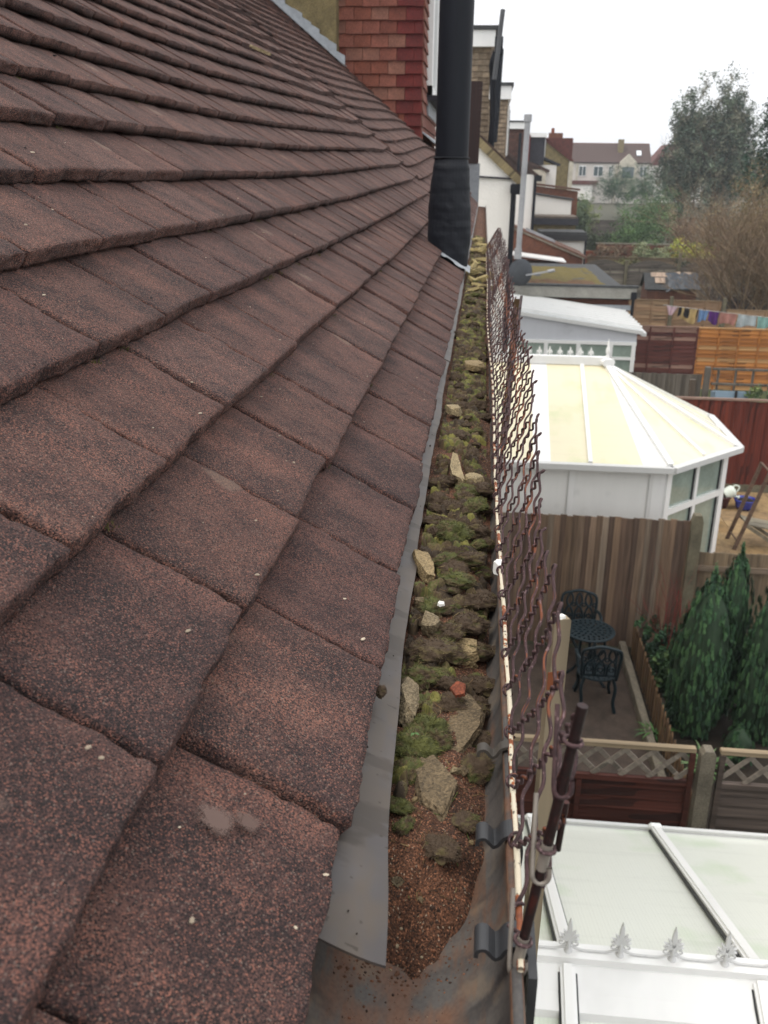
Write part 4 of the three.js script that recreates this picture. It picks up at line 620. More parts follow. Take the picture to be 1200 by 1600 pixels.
{ const o = thing('board_fence', 'low weathered fence of upright boards behind the conifers', 'fence'); uprightBoards(o, 2.97, 5.4, 0.1, 1.46, -11.42, ['#8f7d66', '#9a8568', '#83735f'].map(c => woodMat(c)), 0.1, 311); mesh('rail', [bx(2.4, 0.07, 0.03, 4.18, 1.25, -11.385, 0, 0, 0, 0.006)], woodMat('#938271', true), o); }

// ================================================================ second garden: paving, cast table and chairs, bed, conifers
structure('patio', gridSurface(40, 60, (u, v) => { const x = -0.3 + u * 2.42, z = -6.25 - v * 5.1; return [x, 0.012 + 0.006 * vnoise3(x * 2, 1, z * 2), z]; }), M.patio, 'worn brown concrete paving under the cast table');
structure('flower_bed', gridSurface(50, 70, (u, v) => { const x = 2.18 + u * 3.2, z = -6.25 - v * 5.1; return [x, 0.05 + 0.05 * fbm3(x * 2, 3, z * 2, 3), z]; }), M.earth, 'dark soil of the bed around the conifers');
{ const k = mesh('bed_edging', [bx(0.09, 0.15, 5.1, 2.13, 0.075, -8.8, 0, 0, 0, 0.01)], M.concrete); tag(k, 'pale concrete edging between brown paving and flower bed', 'edging'); }
{
  const o = thing('picket_edging', 'low brown picket fence edging the flower bed by the paving', 'fence'), pm = ['#7c6146', '#8b6f50', '#6c543d'].map(c => woodMat(c)), pg = prism([[-0.028, 0], [0.028, 0], [0.028, 0.46], [0, 0.5], [-0.028, 0.46]], 'z', -0.008, 0.008);
  for (let z = -7.0, k = 0; z > -11.2; z -= 0.135, k++) { const m = mesh('picket', pg, pm[k % 3], o); m.position.set(2.24, 0.02 + (rnd() - 0.5) * 0.02, z); m.rotation.y = Math.PI / 2; m.rotation.z = (rnd() - 0.5) * 0.05; }
  mesh('rail', [bx(0.02, 0.04, 4.3, 2.262, 0.15, -9.1), bx(0.02, 0.04, 4.3, 2.262, 0.36, -9.1)], pm[2], o);
}
function perforated(r, t, rings) { const s = new THREE.Shape(); s.absarc(0, 0, r, 0, Math.PI * 2); for (const [rr0, n, a, b] of rings) for (let i = 0; i < n; i++) { const th = i / n * 6.283, h = new THREE.Path(); h.absellipse(Math.cos(th) * rr0, Math.sin(th) * rr0, a, b, 0, Math.PI * 2, true, th); s.holes.push(h); } const g = new THREE.ExtrudeGeometry(s, { depth: t, bevelEnabled: false, curveSegments: 12 }); g.rotateX(-Math.PI / 2); return boxUV(g); }
{
  const o = thing('garden_table', 'round dark green cast metal garden table with pierced top', 'table', [1.56, 0.012, -10.5]);
  mesh('tabletop', perforated(0.305, 0.014, [[0.06, 6, 0.022, 0.016], [0.125, 12, 0.026, 0.016], [0.19, 18, 0.026, 0.018], [0.255, 26, 0.022, 0.016]]).translate(0, 0.69, 0), M.castGreen, o);
  const rim = new THREE.TorusGeometry(0.303, 0.012, 8, 48).rotateX(Math.PI / 2).translate(0, 0.695, 0); mesh('rim', boxUV(rim), M.castGreen, o);
  for (let k = 0; k < 4; k++) { const a = k * Math.PI / 2 + 0.6, c = Math.cos(a), s = Math.sin(a); mesh('leg', [tube([V(c * 0.2, 0.69, s * 0.2), V(c * 0.22, 0.5, s * 0.22), V(c * 0.1, 0.32, s * 0.1), V(c * 0.16, 0.12, s * 0.16), V(c * 0.26, 0.01, s * 0.26)], 0.02, 24, 8), bx(0.05, 0.015, 0.05, c * 0.265, 0.008, s * 0.265)], M.castGreen, o); }
  mesh('stretcher_ring', boxUV(new THREE.TorusGeometry(0.11, 0.008, 6, 24).rotateX(Math.PI / 2).translate(0, 0.32, 0)), M.castGreen, o);
}
function castChair(label, x, z, turn) {
  const o = thing('garden_chair', label, 'chair', [x, 0.012, z], turn), m = M.castGreen, zb = -0.2; // back at -z
  const seat = perforated(0.215, 0.014, [[0.07, 6, 0.028, 0.02], [0.14, 12, 0.028, 0.018], [0.19, 20, 0.014, 0.012]]); seat.scale(1.05, 1, 0.98); mesh('seat', [seat.translate(0, 0.41, 0), boxUV(new THREE.TorusGeometry(0.215, 0.013, 6, 36).rotateX(Math.PI / 2).scale(1.05, 1, 0.98).translate(0, 0.415, 0))], m, o);
  const fr = [tube([V(-0.2, 0.41, zb + 0.03), V(-0.215, 0.6, zb), V(-0.21, 0.82, zb - 0.05), V(-0.1, 0.865, zb - 0.06), V(0, 0.885, zb - 0.062), V(0.1, 0.865, zb - 0.06), V(0.21, 0.82, zb - 0.05), V(0.215, 0.6, zb), V(0.2, 0.41, zb + 0.03)], 0.019, 60, 7), beam(V(-0.21, 0.47, zb + 0.02), V(0.21, 0.47, zb + 0.02), 0.015, 0.03)];
  mesh('back_frame', fr, m, o); const sc = [];
  for (const s of [-1, 0, 1]) { sc.push(tube([V(s * 0.13 - 0.05, 0.48, zb + 0.015), V(s * 0.13 - 0.045, 0.6, zb - 0.005), V(s * 0.13, 0.68, zb - 0.02), V(s * 0.13 + 0.045, 0.6, zb - 0.005), V(s * 0.13 + 0.05, 0.48, zb + 0.015)], 0.014, 26, 6), tube([V(s * 0.13, 0.68, zb - 0.02), V(s * 0.12 - 0.04, 0.75, zb - 0.035), V(s * 0.11, 0.85, zb - 0.055), V(s * 0.12 + 0.04, 0.75, zb - 0.035)], 0.014, 22, 6, true), boxUV(new THREE.TorusGeometry(0.028, 0.012, 6, 16).translate(s * 0.13, 0.555, zb + 0.002)), boxUV(new THREE.TorusGeometry(0.022, 0.011, 6, 14).translate(s * 0.13 + 0.065, 0.7, zb - 0.024))); }
  mesh('back_scrollwork', sc, m, o);
  for (const s of [-1, 1]) { mesh('armrest', [tube([V(s * 0.215, 0.64, zb), V(s * 0.25, 0.66, -0.05), V(s * 0.255, 0.64, 0.1), V(s * 0.24, 0.58, 0.15), V(s * 0.22, 0.42, 0.08)], 0.02, 30, 7)], m, o); for (const f of [-1, 1]) mesh('leg', [tube([V(s * 0.17, 0.41, f * 0.15), V(s * 0.2, 0.3, f * 0.18), V(s * 0.185, 0.12, f * 0.2), V(s * 0.21, 0.0, f * 0.23)], 0.022, 20, 7)], m, o); }
  return o;
}
castChair('dark green cast chair with its back to the trellis fence, before the table', 1.62, -9.98, Math.PI);
castChair('dark green cast chair against the brown board fence on the far side of the table', 1.5, -11.0, 0);

// ---- foliage
function addLeaf(P, C, c, n, L, w, col, k, upright) {
  const t = upright ? V(n.z, upright * 0.8, -n.x).normalize() : V(), a = upright ? V().crossVectors(t, n).normalize() : V(n.y, n.z, n.x).cross(n).normalize(); if (!upright) t.crossVectors(n, a); // leaf lies along a, width along t
  const p = [c.x, c.y, c.z], q = s => [p[0] + a.x * L * s[0] + t.x * w * s[1], p[1] + a.y * L * s[0] + t.y * w * s[1], p[2] + a.z * L * s[0] + t.z * w * s[1]];
  for (const s of [[-0.5, 0], [0, 0.5], [0.5, 0], [-0.5, 0], [0.5, 0], [0, -0.5]]) { P.push(...q(s)); C.push(col.r * k, col.g * k, col.b * k); }
}
function foliage(seed, cx, cy, cz, rx, ry, rz, clumps, per, L, w, cols, opt = {}) {
  const R = RNG(seed), P = [], C = [], G = () => (R() + R() + R() - 1.5) / 1.5, n = V(), c = V(); const colour = cols.map(h => new THREE.Color(h));
  for (let i = 0; i < clumps; i++) {
    let a = R() * 6.283, b = Math.acos(2 * R() - 1), rad = Math.pow(R(), opt.fill ?? 0.35); const lob = 1 + (opt.lump ?? 0.22) * fbm3(Math.cos(a) * 1.7 + seed, Math.cos(b) * 1.7, Math.sin(a) * 1.7, 2) * 2;
    let x = Math.sin(b) * Math.cos(a) * rad * lob, y = Math.cos(b) * rad * lob, z = Math.sin(b) * Math.sin(a) * rad * lob; if (opt.cone) { const t = (y + 1) / 2, q = Math.max(0.08, 1 - Math.pow(Math.max(0, t), opt.cone)); x *= q * 1.25; z *= q * 1.25; }
    const bc = colour[Math.floor(R() * colour.length)], bs = (opt.spread ?? 0.16) * (0.6 + 0.8 * R()), bk = 0.75 + 0.5 * R();
    for (let j = 0; j < per; j++) { c.set(cx + (x + G() * bs) * rx, cy + (y + G() * bs) * ry, cz + (z + G() * bs) * rz); n.set(R() - 0.5, (R() - 0.3) * (opt.flat ?? 1), R() - 0.5).normalize(); if (opt.outward) { n.set(x + (R() - 0.5) * 0.5, 0.25 + (R() - 0.5) * 0.4, z + (R() - 0.5) * 0.5).normalize(); } else if (opt.up) { n.set(R() - 0.5, (R() - 0.5) * 0.3, R() - 0.5).normalize(); } addLeaf(P, C, c, n, L * (0.6 + 0.8 * R()), w * (0.6 + 0.8 * R()), bc, bk * (0.8 + 0.4 * R()), opt.outward ? R() - 0.5 : 0); }
  }
  const g = new THREE.BufferGeometry(); g.setAttribute('position', new THREE.Float32BufferAttribute(P, 3)); g.setAttribute('color', new THREE.Float32BufferAttribute(C, 3)); g.computeVertexNormals(); return g;
}
function twigs(seed, base, H, spread, n, r0, cols, opt = {}) {   // bare branching wood: tapered three-sided sticks
  const R = RNG(seed), P = [], C = [], cs = cols.map(h => new THREE.Color(h)); let count = 0;
  const stick = (a, b, ra, rb, col) => { const d = V().subVectors(b, a).normalize(), u = V(d.y, d.z, d.x).cross(d).normalize(), w = V().crossVectors(d, u); for (let k = 0; k < 3; k++) { const t0 = k * 2.094, t1 = t0 + 2.094, o = (c, r, t) => [c.x + (u.x * Math.cos(t) + w.x * Math.sin(t)) * r, c.y + (u.y * Math.cos(t) + w.y * Math.sin(t)) * r, c.z + (u.z * Math.cos(t) + w.z * Math.sin(t)) * r]; P.push(...o(a, ra, t0), ...o(a, ra, t1), ...o(b, rb, t1), ...o(a, ra, t0), ...o(b, rb, t1), ...o(b, rb, t0)); for (let q = 0; q < 6; q++) C.push(col.r, col.g, col.b); } };
  const grow = (p, d, L, r, lev) => { if (count > n) return; const steps = 3; let q = p.clone(); const col = cs[Math.floor(R() * cs.length)]; for (let s = 0; s < steps; s++) { d.add(V((R() - 0.5) * 0.6, (R() - 0.4) * 0.35 * (opt.rise ?? 1), (R() - 0.5) * 0.6)).normalize(); const e = q.clone().addScaledVector(d, L / steps); stick(q, e, r * (1 - s / steps * 0.5), r * (1 - (s + 1) / steps * 0.5), col); count++; q = e; if (lev < 3) { const kids = lev === 0 ? 3 : 2; for (let k = 0; k < kids; k++) grow(q.clone(), d.clone().add(V((R() - 0.5) * 1.3 * spread, (R() - 0.3) * 0.6, (R() - 0.5) * 1.3 * spread)).normalize(), L * (0.5 + 0.25 * R()), r * 0.5, lev + 1); } } };
  const stems = opt.stems ?? 1; for (let s = 0; s < stems; s++) { const a = R() * 6.283, rad = (opt.foot ?? 0) * Math.sqrt(R()); count = 0; const N = n; grow(V(base.x + Math.cos(a) * rad, base.y, base.z + Math.sin(a) * rad), V((R() - 0.5) * (opt.splay ?? 0.3), 1, (R() - 0.5) * (opt.splay ?? 0.3)).normalize(), H * (0.45 + 0.2 * R()), r0, 0); }
  const g = new THREE.BufferGeometry(); g.setAttribute('position', new THREE.Float32BufferAttribute(P, 3)); g.setAttribute('color', new THREE.Float32BufferAttribute(C, 3)); g.computeVertexNormals(); return g;
}
function trunk(h, r, lean = 0.05, seed = 1) { const pts = []; for (let i = 0; i <= 5; i++) pts.push(V(lean * i / 5 * h * Math.sin(seed), h * i / 5, lean * i / 5 * h * Math.cos(seed * 2))); const list = []; for (let i = 0; i < 5; i++) list.push(bar(pts[i], pts[i + 1], r * (1 - i * 0.14), r * (1 - (i + 1) * 0.14), 9)); return merge(list); }
function conifer(label, x, z, h, r, seed, lobes = 7) {
  const o = thing('conifer', label, 'conifer', [x, 0.03, z], 0, 'dwarf conifers in the flower bed');
  mesh('trunk', trunk(h * 0.8, 0.05, 0.01, seed), M.bark, o);
  const R = RNG(seed + 9), cols = ['#345637', '#2d4c31', '#3d5f3a', '#284530', '#466840'], parts = [];
  for (let i = 0; i < lobes; i++) { const a = i / lobes * 6.283 + R(), q = i === 0 ? 0 : r * (0.3 + 0.15 * R()), hh = h * (i === 0 ? 1 : 0.62 + 0.25 * R()), rr0 = r * (i === 0 ? 0.78 : 0.55); parts.push(foliage(seed + i, Math.cos(a) * q, hh * 0.5, Math.sin(a) * q, rr0, hh * 0.5, rr0, Math.round(230 * hh), 44, 0.042, 0.013, cols, { fill: 0.08, spread: 0.07, lump: 0.16, outward: true, cone: 7 }));
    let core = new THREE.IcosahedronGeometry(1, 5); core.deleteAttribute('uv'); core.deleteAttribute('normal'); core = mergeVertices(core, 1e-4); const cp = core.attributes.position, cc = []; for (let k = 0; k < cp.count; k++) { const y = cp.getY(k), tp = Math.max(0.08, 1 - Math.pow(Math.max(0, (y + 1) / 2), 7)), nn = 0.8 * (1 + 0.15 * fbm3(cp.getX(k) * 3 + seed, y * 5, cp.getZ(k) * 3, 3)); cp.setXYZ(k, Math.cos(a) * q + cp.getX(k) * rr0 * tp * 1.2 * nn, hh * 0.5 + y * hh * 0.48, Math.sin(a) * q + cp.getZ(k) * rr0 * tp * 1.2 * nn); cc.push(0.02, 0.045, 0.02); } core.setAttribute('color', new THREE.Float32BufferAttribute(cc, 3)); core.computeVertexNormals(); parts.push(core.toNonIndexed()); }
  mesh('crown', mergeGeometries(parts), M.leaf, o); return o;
}
conifer('broad dense dark green conifer beside the low picket edging', 2.66, -9.4, 2.02, 0.34, 401, 6);
conifer('tall narrow dark green conifer between two broader ones', 3.02, -9.8, 2.15, 0.24, 402, 3);
conifer('bushy dark green conifer furthest from the picket edging', 3.36, -9.4, 2.0, 0.34, 403, 6);
conifer('small round conifer at the foot of the broad one', 3.0, -8.85, 0.5, 0.18, 404, 3);
function shrub(name, label, x, y, z, rx, ry, seed, cols, opt = {}) { const o = thing(name, label, 'shrub', [x, y, z], 0, opt.group); mesh('stem', twigs(seed, V(0, 0, 0), ry * 1.3, 1.1, 60, opt.stemR ?? 0.012, ['#4b3c30', '#3d3128'], { stems: 3, foot: rx * 0.2, splay: 1.0 }), M.twig, o); mesh('foliage', foliage(seed, 0, ry * 0.95, 0, rx, ry, opt.rz ?? rx, opt.clumps ?? 60, opt.per ?? 26, opt.L ?? 0.07, opt.w ?? 0.035, cols, { fill: 0.45, spread: 0.2, lump: 0.4, ...opt.o }), M.leaf, o); return o; }
shrub('bed_shrub', 'dark leafy shrub in the bed corner against the board fence', 2.5, 0.05, -10.9, 0.24, 0.36, 411, ['#2c4630', '#25402c', '#3a5a38']);
shrub('bed_shrub', 'loose green shrub hanging over the picket edging', 2.46, 0.05, -10.3, 0.2, 0.3, 412, ['#3a5634', '#2d4a2e', '#52693c']);
shrub('bed_shrub', 'low blue-green shrub behind the pickets near the conifer', 2.45, 0.05, -9.5, 0.15, 0.22, 413, ['#3a5240', '#2b4434']);
{ // strap-leaved plant and small fern
  const strap = (label, x, z, n, L, seed, cols) => { const R = RNG(seed), o = thing('strap_plant', label, 'plant', [x, 0.05, z]), list = []; for (let i = 0; i < n; i++) { const a = R() * 6.283, q = L * (0.6 + 0.5 * R()), b = 0.35 + R() * 0.6; const g = gridSurface(6, 1, (u, v) => { const w = 0.013 * Math.sin(Math.PI * (0.08 + 0.9 * u)) * (v - 0.5) * 2, out = q * b * u * (0.6 + 0.6 * u), y = q * (u - 0.55 * u * u * (0.4 + b)); return [Math.cos(a) * out - Math.sin(a) * w, y, Math.sin(a) * out + Math.cos(a) * w]; }); mesh('leaf', g, std(cols[i % cols.length], { roughness: 0.5 }), o); } };
  strap('clump of pale green strap leaves at the foot of the conifers behind the trellis', 2.62, -8.6, 46, 0.42, 421, ['#5f7d4e', '#476b3c', '#7c9468']);
  strap('small clump of bright strap leaves growing through the pickets', 2.2, -9.25, 26, 0.3, 422, ['#4f7a3a', '#3e6632']);
}
{ const o = thing('dogwood', 'bare red-stemmed dogwood in front of the mossy concrete post', 'shrub', [2.62, 0.05, -10.95]); mesh('stem', twigs(431, V(0, 0, 0), 1.9, 0.5, 60, 0.011, ['#7a3530', '#86403a'], { stems: 7, foot: 0.06, splay: 0.7 }), M.twig, o); const f = []; for (const [x, y, zz] of [[-0.1, 0.62, 0.1], [-0.06, 0.6, 0.14]]) f.push(new THREE.IcosahedronGeometry(0.03, 1).translate(x, y, zz)); }
// ================================================================ third garden: Victorian conservatory with cream roof
{
  const o = thing('conservatory', 'white conservatory with faceted cream roof and ridge cresting behind the board fence', 'conservatory');
  const ye = 2.40, yr = 3.34, zr = -14.05, rx = 1.93, eaves = [[-0.3, -12.02], [2.62, -12.02], [3.72, -13.15], [3.72, -14.95], [2.62, -16.08], [-0.3, -16.08]];
  const E3 = eaves.map(([x, z]) => V(x, ye, z)), A = V(rx, yr, zr), L = V(-0.3, yr, zr);
  const quad = (pts, mat, name, dy) => { const n = V().subVectors(pts[1], pts[0]).cross(V().subVectors(pts[2], pts[0])).normalize(); if (n.y < 0) n.negate(); const top = pts.map(p => p.clone().addScaledVector(n, dy)), bot = pts.map(p => p.clone().addScaledVector(n, dy - 0.016)), P = []; const tri = (a, b, c) => P.push(a.x, a.y, a.z, b.x, b.y, b.z, c.x, c.y, c.z); for (let i = 1; i < pts.length - 1; i++) { tri(top[0], top[i], top[i + 1]); tri(bot[0], bot[i + 1], bot[i]); } for (let i = 0; i < pts.length; i++) { const j = (i + 1) % pts.length; tri(top[i], bot[i], bot[j]); tri(top[i], bot[j], top[j]); } const g = new THREE.BufferGeometry(); g.setAttribute('position', new THREE.Float32BufferAttribute(P, 3)); g.computeVertexNormals(); return mesh(name, boxUV(g, rnd(), rnd()), mat, o); };
  for (const [ia, ib, s] of [[0, 1, 1], [5, 4, 1]]) { // long slopes
    const z = E3[ia].z, slope = (x0, x1, mat) => quad([V(Math.min(x0, rx), yr, zr), V(Math.min(x1, rx), yr, zr), V(x1, ye, z), V(x0, ye, z)], mat, 'roof_pane', 0.012);
    slope(-0.3, 0.83, M.cream); slope(0.83, 1.06, M.whitePane); slope(1.06, 1.56, M.cream); 
    quad([V(1.56, yr, zr), V(rx, yr, zr), V(2.27, ye, z), V(1.56, ye, z)], M.cream, 'roof_pane', 0.012); quad([V(rx, yr, zr), V(2.62, ye, z), V(2.27, ye, z)], M.whitePane, 'roof_pane', 0.012);
    mesh('glazing_bar', [beam(V(1.58, yr + 0.02, zr), V(1.58, ye + 0.02, z), 0.055, 0.045)], M.upvc, o); mesh('glazing_bar', [beam(V(0.2, yr + 0.02, zr), V(0.2, ye + 0.02, z), 0.055, 0.045)], M.upvc, o);
  }
  for (let i = 1; i < 4; i++) { const mid = E3[i].clone().lerp(E3[i + 1], 0.5); quad([A, E3[i], mid], M.cream, 'roof_pane', 0.012); quad([A, mid, E3[i + 1]], M.cream, 'roof_pane', 0.012); mesh('glazing_bar', [beam(A.clone().add(V(0, 0.02, 0)), mid.clone().add(V(0, 0.025, 0)), 0.05, 0.04)], M.upvc, o); }
  for (let i = 1; i < 5; i++) mesh('hip_bar', [beam(A.clone().add(V(0, 0.025, 0)), E3[i].clone().add(V(0, 0.03, 0)), 0.08, 0.05)], M.upvc, o);
  mesh('ridge_cap', [bx(rx + 0.33, 0.12, 0.11, (rx - 0.27) / 2, yr + 0.06, zr, 0, 0, 0, 0.02), bx(0.2, 0.1, 0.2, rx, yr + 0.05, zr, 0, 0.4, 0, 0.03)], M.upvc, o);
  for (let k = 0; k < 13; k++) { const f = mesh('finial', finialGeo, M.upvc, o); f.position.set(-0.12 + k * 0.152, yr + 0.12, zr); f.scale.set(1.25, 0.88, 2); }
  mesh('end_finial', [boxUV(new THREE.LatheGeometry([[0.03, 0], [0.03, 0.04], [0.015, 0.06], [0.032, 0.1], [0.03, 0.14], [0.014, 0.18], [0.018, 0.2], [0, 0.3]].map(a => new THREE.Vector2(...a)), 12)).translate(rx + 0.02, yr + 0.1, zr)], M.upvc, o);
  for (let i = 0; i < 5; i++) { const a = E3[i], b = E3[i + 1], d = V().subVectors(b, a).normalize(), n = V(-d.z, 0, d.x); if (n.dot(V(a.x + b.x - 2 * 1.2, 0, a.z + b.z + 28.1)) < 0) n.negate(); const f = n.clone().multiplyScalar(0.07); mesh('gutter', [beam(a.clone().add(f).add(V(0, -0.02, 0)).addScaledVector(d, -0.03), b.clone().add(f).add(V(0, -0.02, 0)).addScaledVector(d, 0.03), 0.11, 0.075)], M.upvcDull, o); }
  // walls
  const wall = (a, b, kind) => { const d = V().subVectors(b, a), len = d.length(), yaw = Math.atan2(-d.z, d.x), w = part(kind, o); w.position.set(a.x, 0, a.z); w.rotation.y = yaw;
    if (kind === 'panel_wall') { mesh('corner_post', [bx(0.16, 2.34, 0.09, len - 0.08, 1.17, 0)], M.upvc, w); mesh('bottom_rail', [bx(len, 0.12, 0.08, len / 2, 0.06, 0)], M.upvc, w); mesh('head_rail', [bx(len, 0.06, 0.08, len / 2, 2.31, 0)], M.upvc, w); let p = [0, 0.62, 1.66, len - 0.16]; for (let i = 0; i < 3; i++) { mesh('panel', [bx(p[i + 1] - p[i] - 0.07, 2.16, 0.03, (p[i] + p[i + 1]) / 2, 1.2, 0.005)], M.whitePane, w); mesh('mullion', [bx(0.07, 2.16, 0.075, p[i + 1], 1.2, 0)], M.upvc, w); mesh('gasket', [bx(0.012, 2.16, 0.01, p[i + 1] - 0.042, 1.2, 0.03)], M.upvcDull, w); } }
    else { mesh('frame', [bx(0.11, 2.34, 0.1, 0.055, 1.17, 0), bx(0.11, 2.34, 0.1, len - 0.055, 1.17, 0), bx(len - 0.22, 0.09, 0.09, len / 2, 2.295, 0), bx(len - 0.22, 0.5, 0.09, len / 2, 0.25, 0), bx(0.07, 1.75, 0.085, len / 2, 1.375, 0), bx(len - 0.22, 0.09, 0.085, len / 2, 1.72, 0.001)], M.upvc, w);
      for (const s of [0, 1]) { const x0 = s ? len / 2 + 0.035 : 0.11, x1 = s ? len - 0.11 : len / 2 - 0.035; mesh('window_pane', [bx(x1 - x0, 0.485, 0.02, (x0 + x1) / 2, 2.007, -0.01)], M.glass, w); mesh('window_pane', [bx(x1 - x0, 1.175, 0.02, (x0 + x1) / 2, 1.0875, -0.01)], M.glass, w); mesh('gasket', [bx(0.018, 1.17, 0.02, x1 - 0.01, 1.087, 0.012), bx(0.018, 0.48, 0.02, x1 - 0.01, 2.007, 0.012)], M.gasket, w); } } };
  const inset = E3.map(p => V(p.x - (p.x > 2.7 ? 0.09 : p.x > 2 ? 0.04 : 0), 0, p.z > zr ? p.z - 0.07 : p.z + 0.07));
  wall(inset[0], inset[1], 'panel_wall'); wall(inset[1], inset[2], 'window_wall'); wall(inset[2], inset[3], 'window_wall'); wall(inset[3], inset[4], 'window_wall'); wall(inset[4], inset[5], 'panel_wall');
}
{ // sandy paving slabs
  const pv = structure('paving_base', gridSurface(2, 2, (u, v) => [2.0 + u * 9, 0.0, -11.6 - v * 6.7]), M.earth, 'dark joints beneath the sandy paving'); const R = RNG(501), mats = ['#bd9c6c', '#b08f60', '#c7a87a', '#b89a72'].map(c => std(c, { map: gritTex.map, bumpMap: gritTex.bump, bumpScale: 0.002 })), g = [0, 1, 2].map(() => bx(0.592, 0.04, 0.592, 0, 0, 0));
  for (let x = 3.2; x < 9; x += 0.6) for (let z = -12.1; z > -18.2; z -= 0.6) { const m = mesh('paving_slab', g[Math.floor(R() * 3)], mats[Math.floor(R() * 4)], pv); m.position.set(x + (R() - 0.5) * 0.004, 0.012 + (R() - 0.5) * 0.006, z); m.rotation.y = Math.floor(R() * 4) * Math.PI / 2; }
}
function pot(prof, mat, name, label, x, z, y = 0.03) { const o = thing(name, label, 'pot', [x, y, z]); mesh('bowl', boxUV(new THREE.LatheGeometry(prof.map(a => new THREE.Vector2(...a)), 28)), mat, o); mesh('soil', new THREE.CircleGeometry(prof[prof.length - 1][0], 20).rotateX(-Math.PI / 2).translate(0, prof[prof.length - 1][1], 0), M.earth, o); return o; }
{ const b = pot([[0, 0], [0.12, 0], [0.17, 0.06], [0.19, 0.15], [0.21, 0.19], [0.215, 0.21], [0.19, 0.21], [0.175, 0.17]], new THREE.MeshPhysicalMaterial({ color: new THREE.Color('#1c2f8e'), roughness: 0.2, clearcoat: 0.6 }), 'plant_pot', 'glossy blue bowl-shaped pot on the sandy paving', 5.25, -17.35); mesh('dead_stem', twigs(511, V(0, 0.17, 0), 0.22, 1, 30, 0.004, ['#5a4a40', '#6a564a'], { stems: 5, foot: 0.08, splay: 1.2 }), M.twig, b);
  pot([[0, 0], [0.1, 0], [0.13, 0.1], [0.15, 0.2], [0.165, 0.2], [0.165, 0.24], [0.135, 0.24], [0.13, 0.19]], std('#5b2a24', { map: gritTex.map }), 'plant_pot', 'dark red pot under the white watering can', 4.83, -17.4);
  const w = thing('watering_can', 'white watering can tipped over on the dark red pot', 'watering can', [4.87, 0.28, -17.4]), wm = std('#d5ddd2', { roughness: 0.45 }), body = new THREE.LatheGeometry([[0, 0], [0.1, 0], [0.11, 0.02], [0.115, 0.15], [0.1, 0.19], [0.05, 0.215], [0, 0.22]].map(a => new THREE.Vector2(...a)), 20); body.rotateZ(-0.95); mesh('can', boxUV(body), wm, w); mesh('spout', [bar(V(0.08, 0.02, 0.02), V(0.24, -0.02, 0.03), 0.03, 0.016, 10), bar(V(0.235, -0.018, 0.03), V(0.26, -0.026, 0.03), 0.018, 0.036, 12)], wm, w); mesh('handle', [tube([V(0.1, 0.12, 0), V(0.17, 0.2, 0), V(0.25, 0.17, 0), V(0.22, 0.08, 0)], 0.014, 20, 7)], wm, w); }
{ const o = thing('folding_chair', 'folded wooden deck chair frame standing on the sandy paving', 'chair', [4.9, 0.03, -15.2]), wd = woodMat('#6f5a4c'), wg = woodMat('#8a8474'); for (const z of [0, -0.5]) { mesh('back_leg', [beam(V(-0.36, 0, z), V(0.03, 1.42, z), 0.035, 0.06)], wd, o); mesh('front_leg', [beam(V(0.5, 0, z), V(-0.24, 0.46, z), 0.03, 0.06)], wg, o); } mesh('cross_bar', [bar(V(0.03, 1.4, 0), V(0.03, 1.4, -0.5), 0.018)], wd, o); mesh('cross_bar', [bar(V(-0.32, 0.14, 0), V(-0.32, 0.14, -0.5), 0.014)], wd, o); mesh('cross_bar', [bar(V(0.45, 0.04, 0), V(0.45, 0.04, -0.5), 0.014)], wd, o); mesh('seat_slat', [beam(V(-0.2, 0.45, -0.25), V(0.35, 0.36, -0.25), 0.45, 0.02)], wg, o); }
{ const red = ['#6b2b1c', '#742f1f', '#65281a', '#7a3321'].map(c => woodMat(c)); const o = thing('board_fence', 'rust-red stained board fence behind the sandy paving', 'fence'); uprightBoards(o, 2.6, 9, 0.17, 1.87, -18.5, red, 0.12, 521); mesh('capping', [bx(6.4, 0.04, 0.07, 5.8, 1.9, -18.5, 0, 0, 0, 0.008)], woodMat('#a98d80', true), o); mesh('gravel_board', [bx(6.4, 0.16, 0.04, 5.8, 0.08, -18.5)], M.concretePost, o); mesh('post', [bx(0.11, 2.25, 0.11, 4.28, 1.12, -18.62, 0, 0, 0, 0.01)], woodMat('#5f5449'), o); }
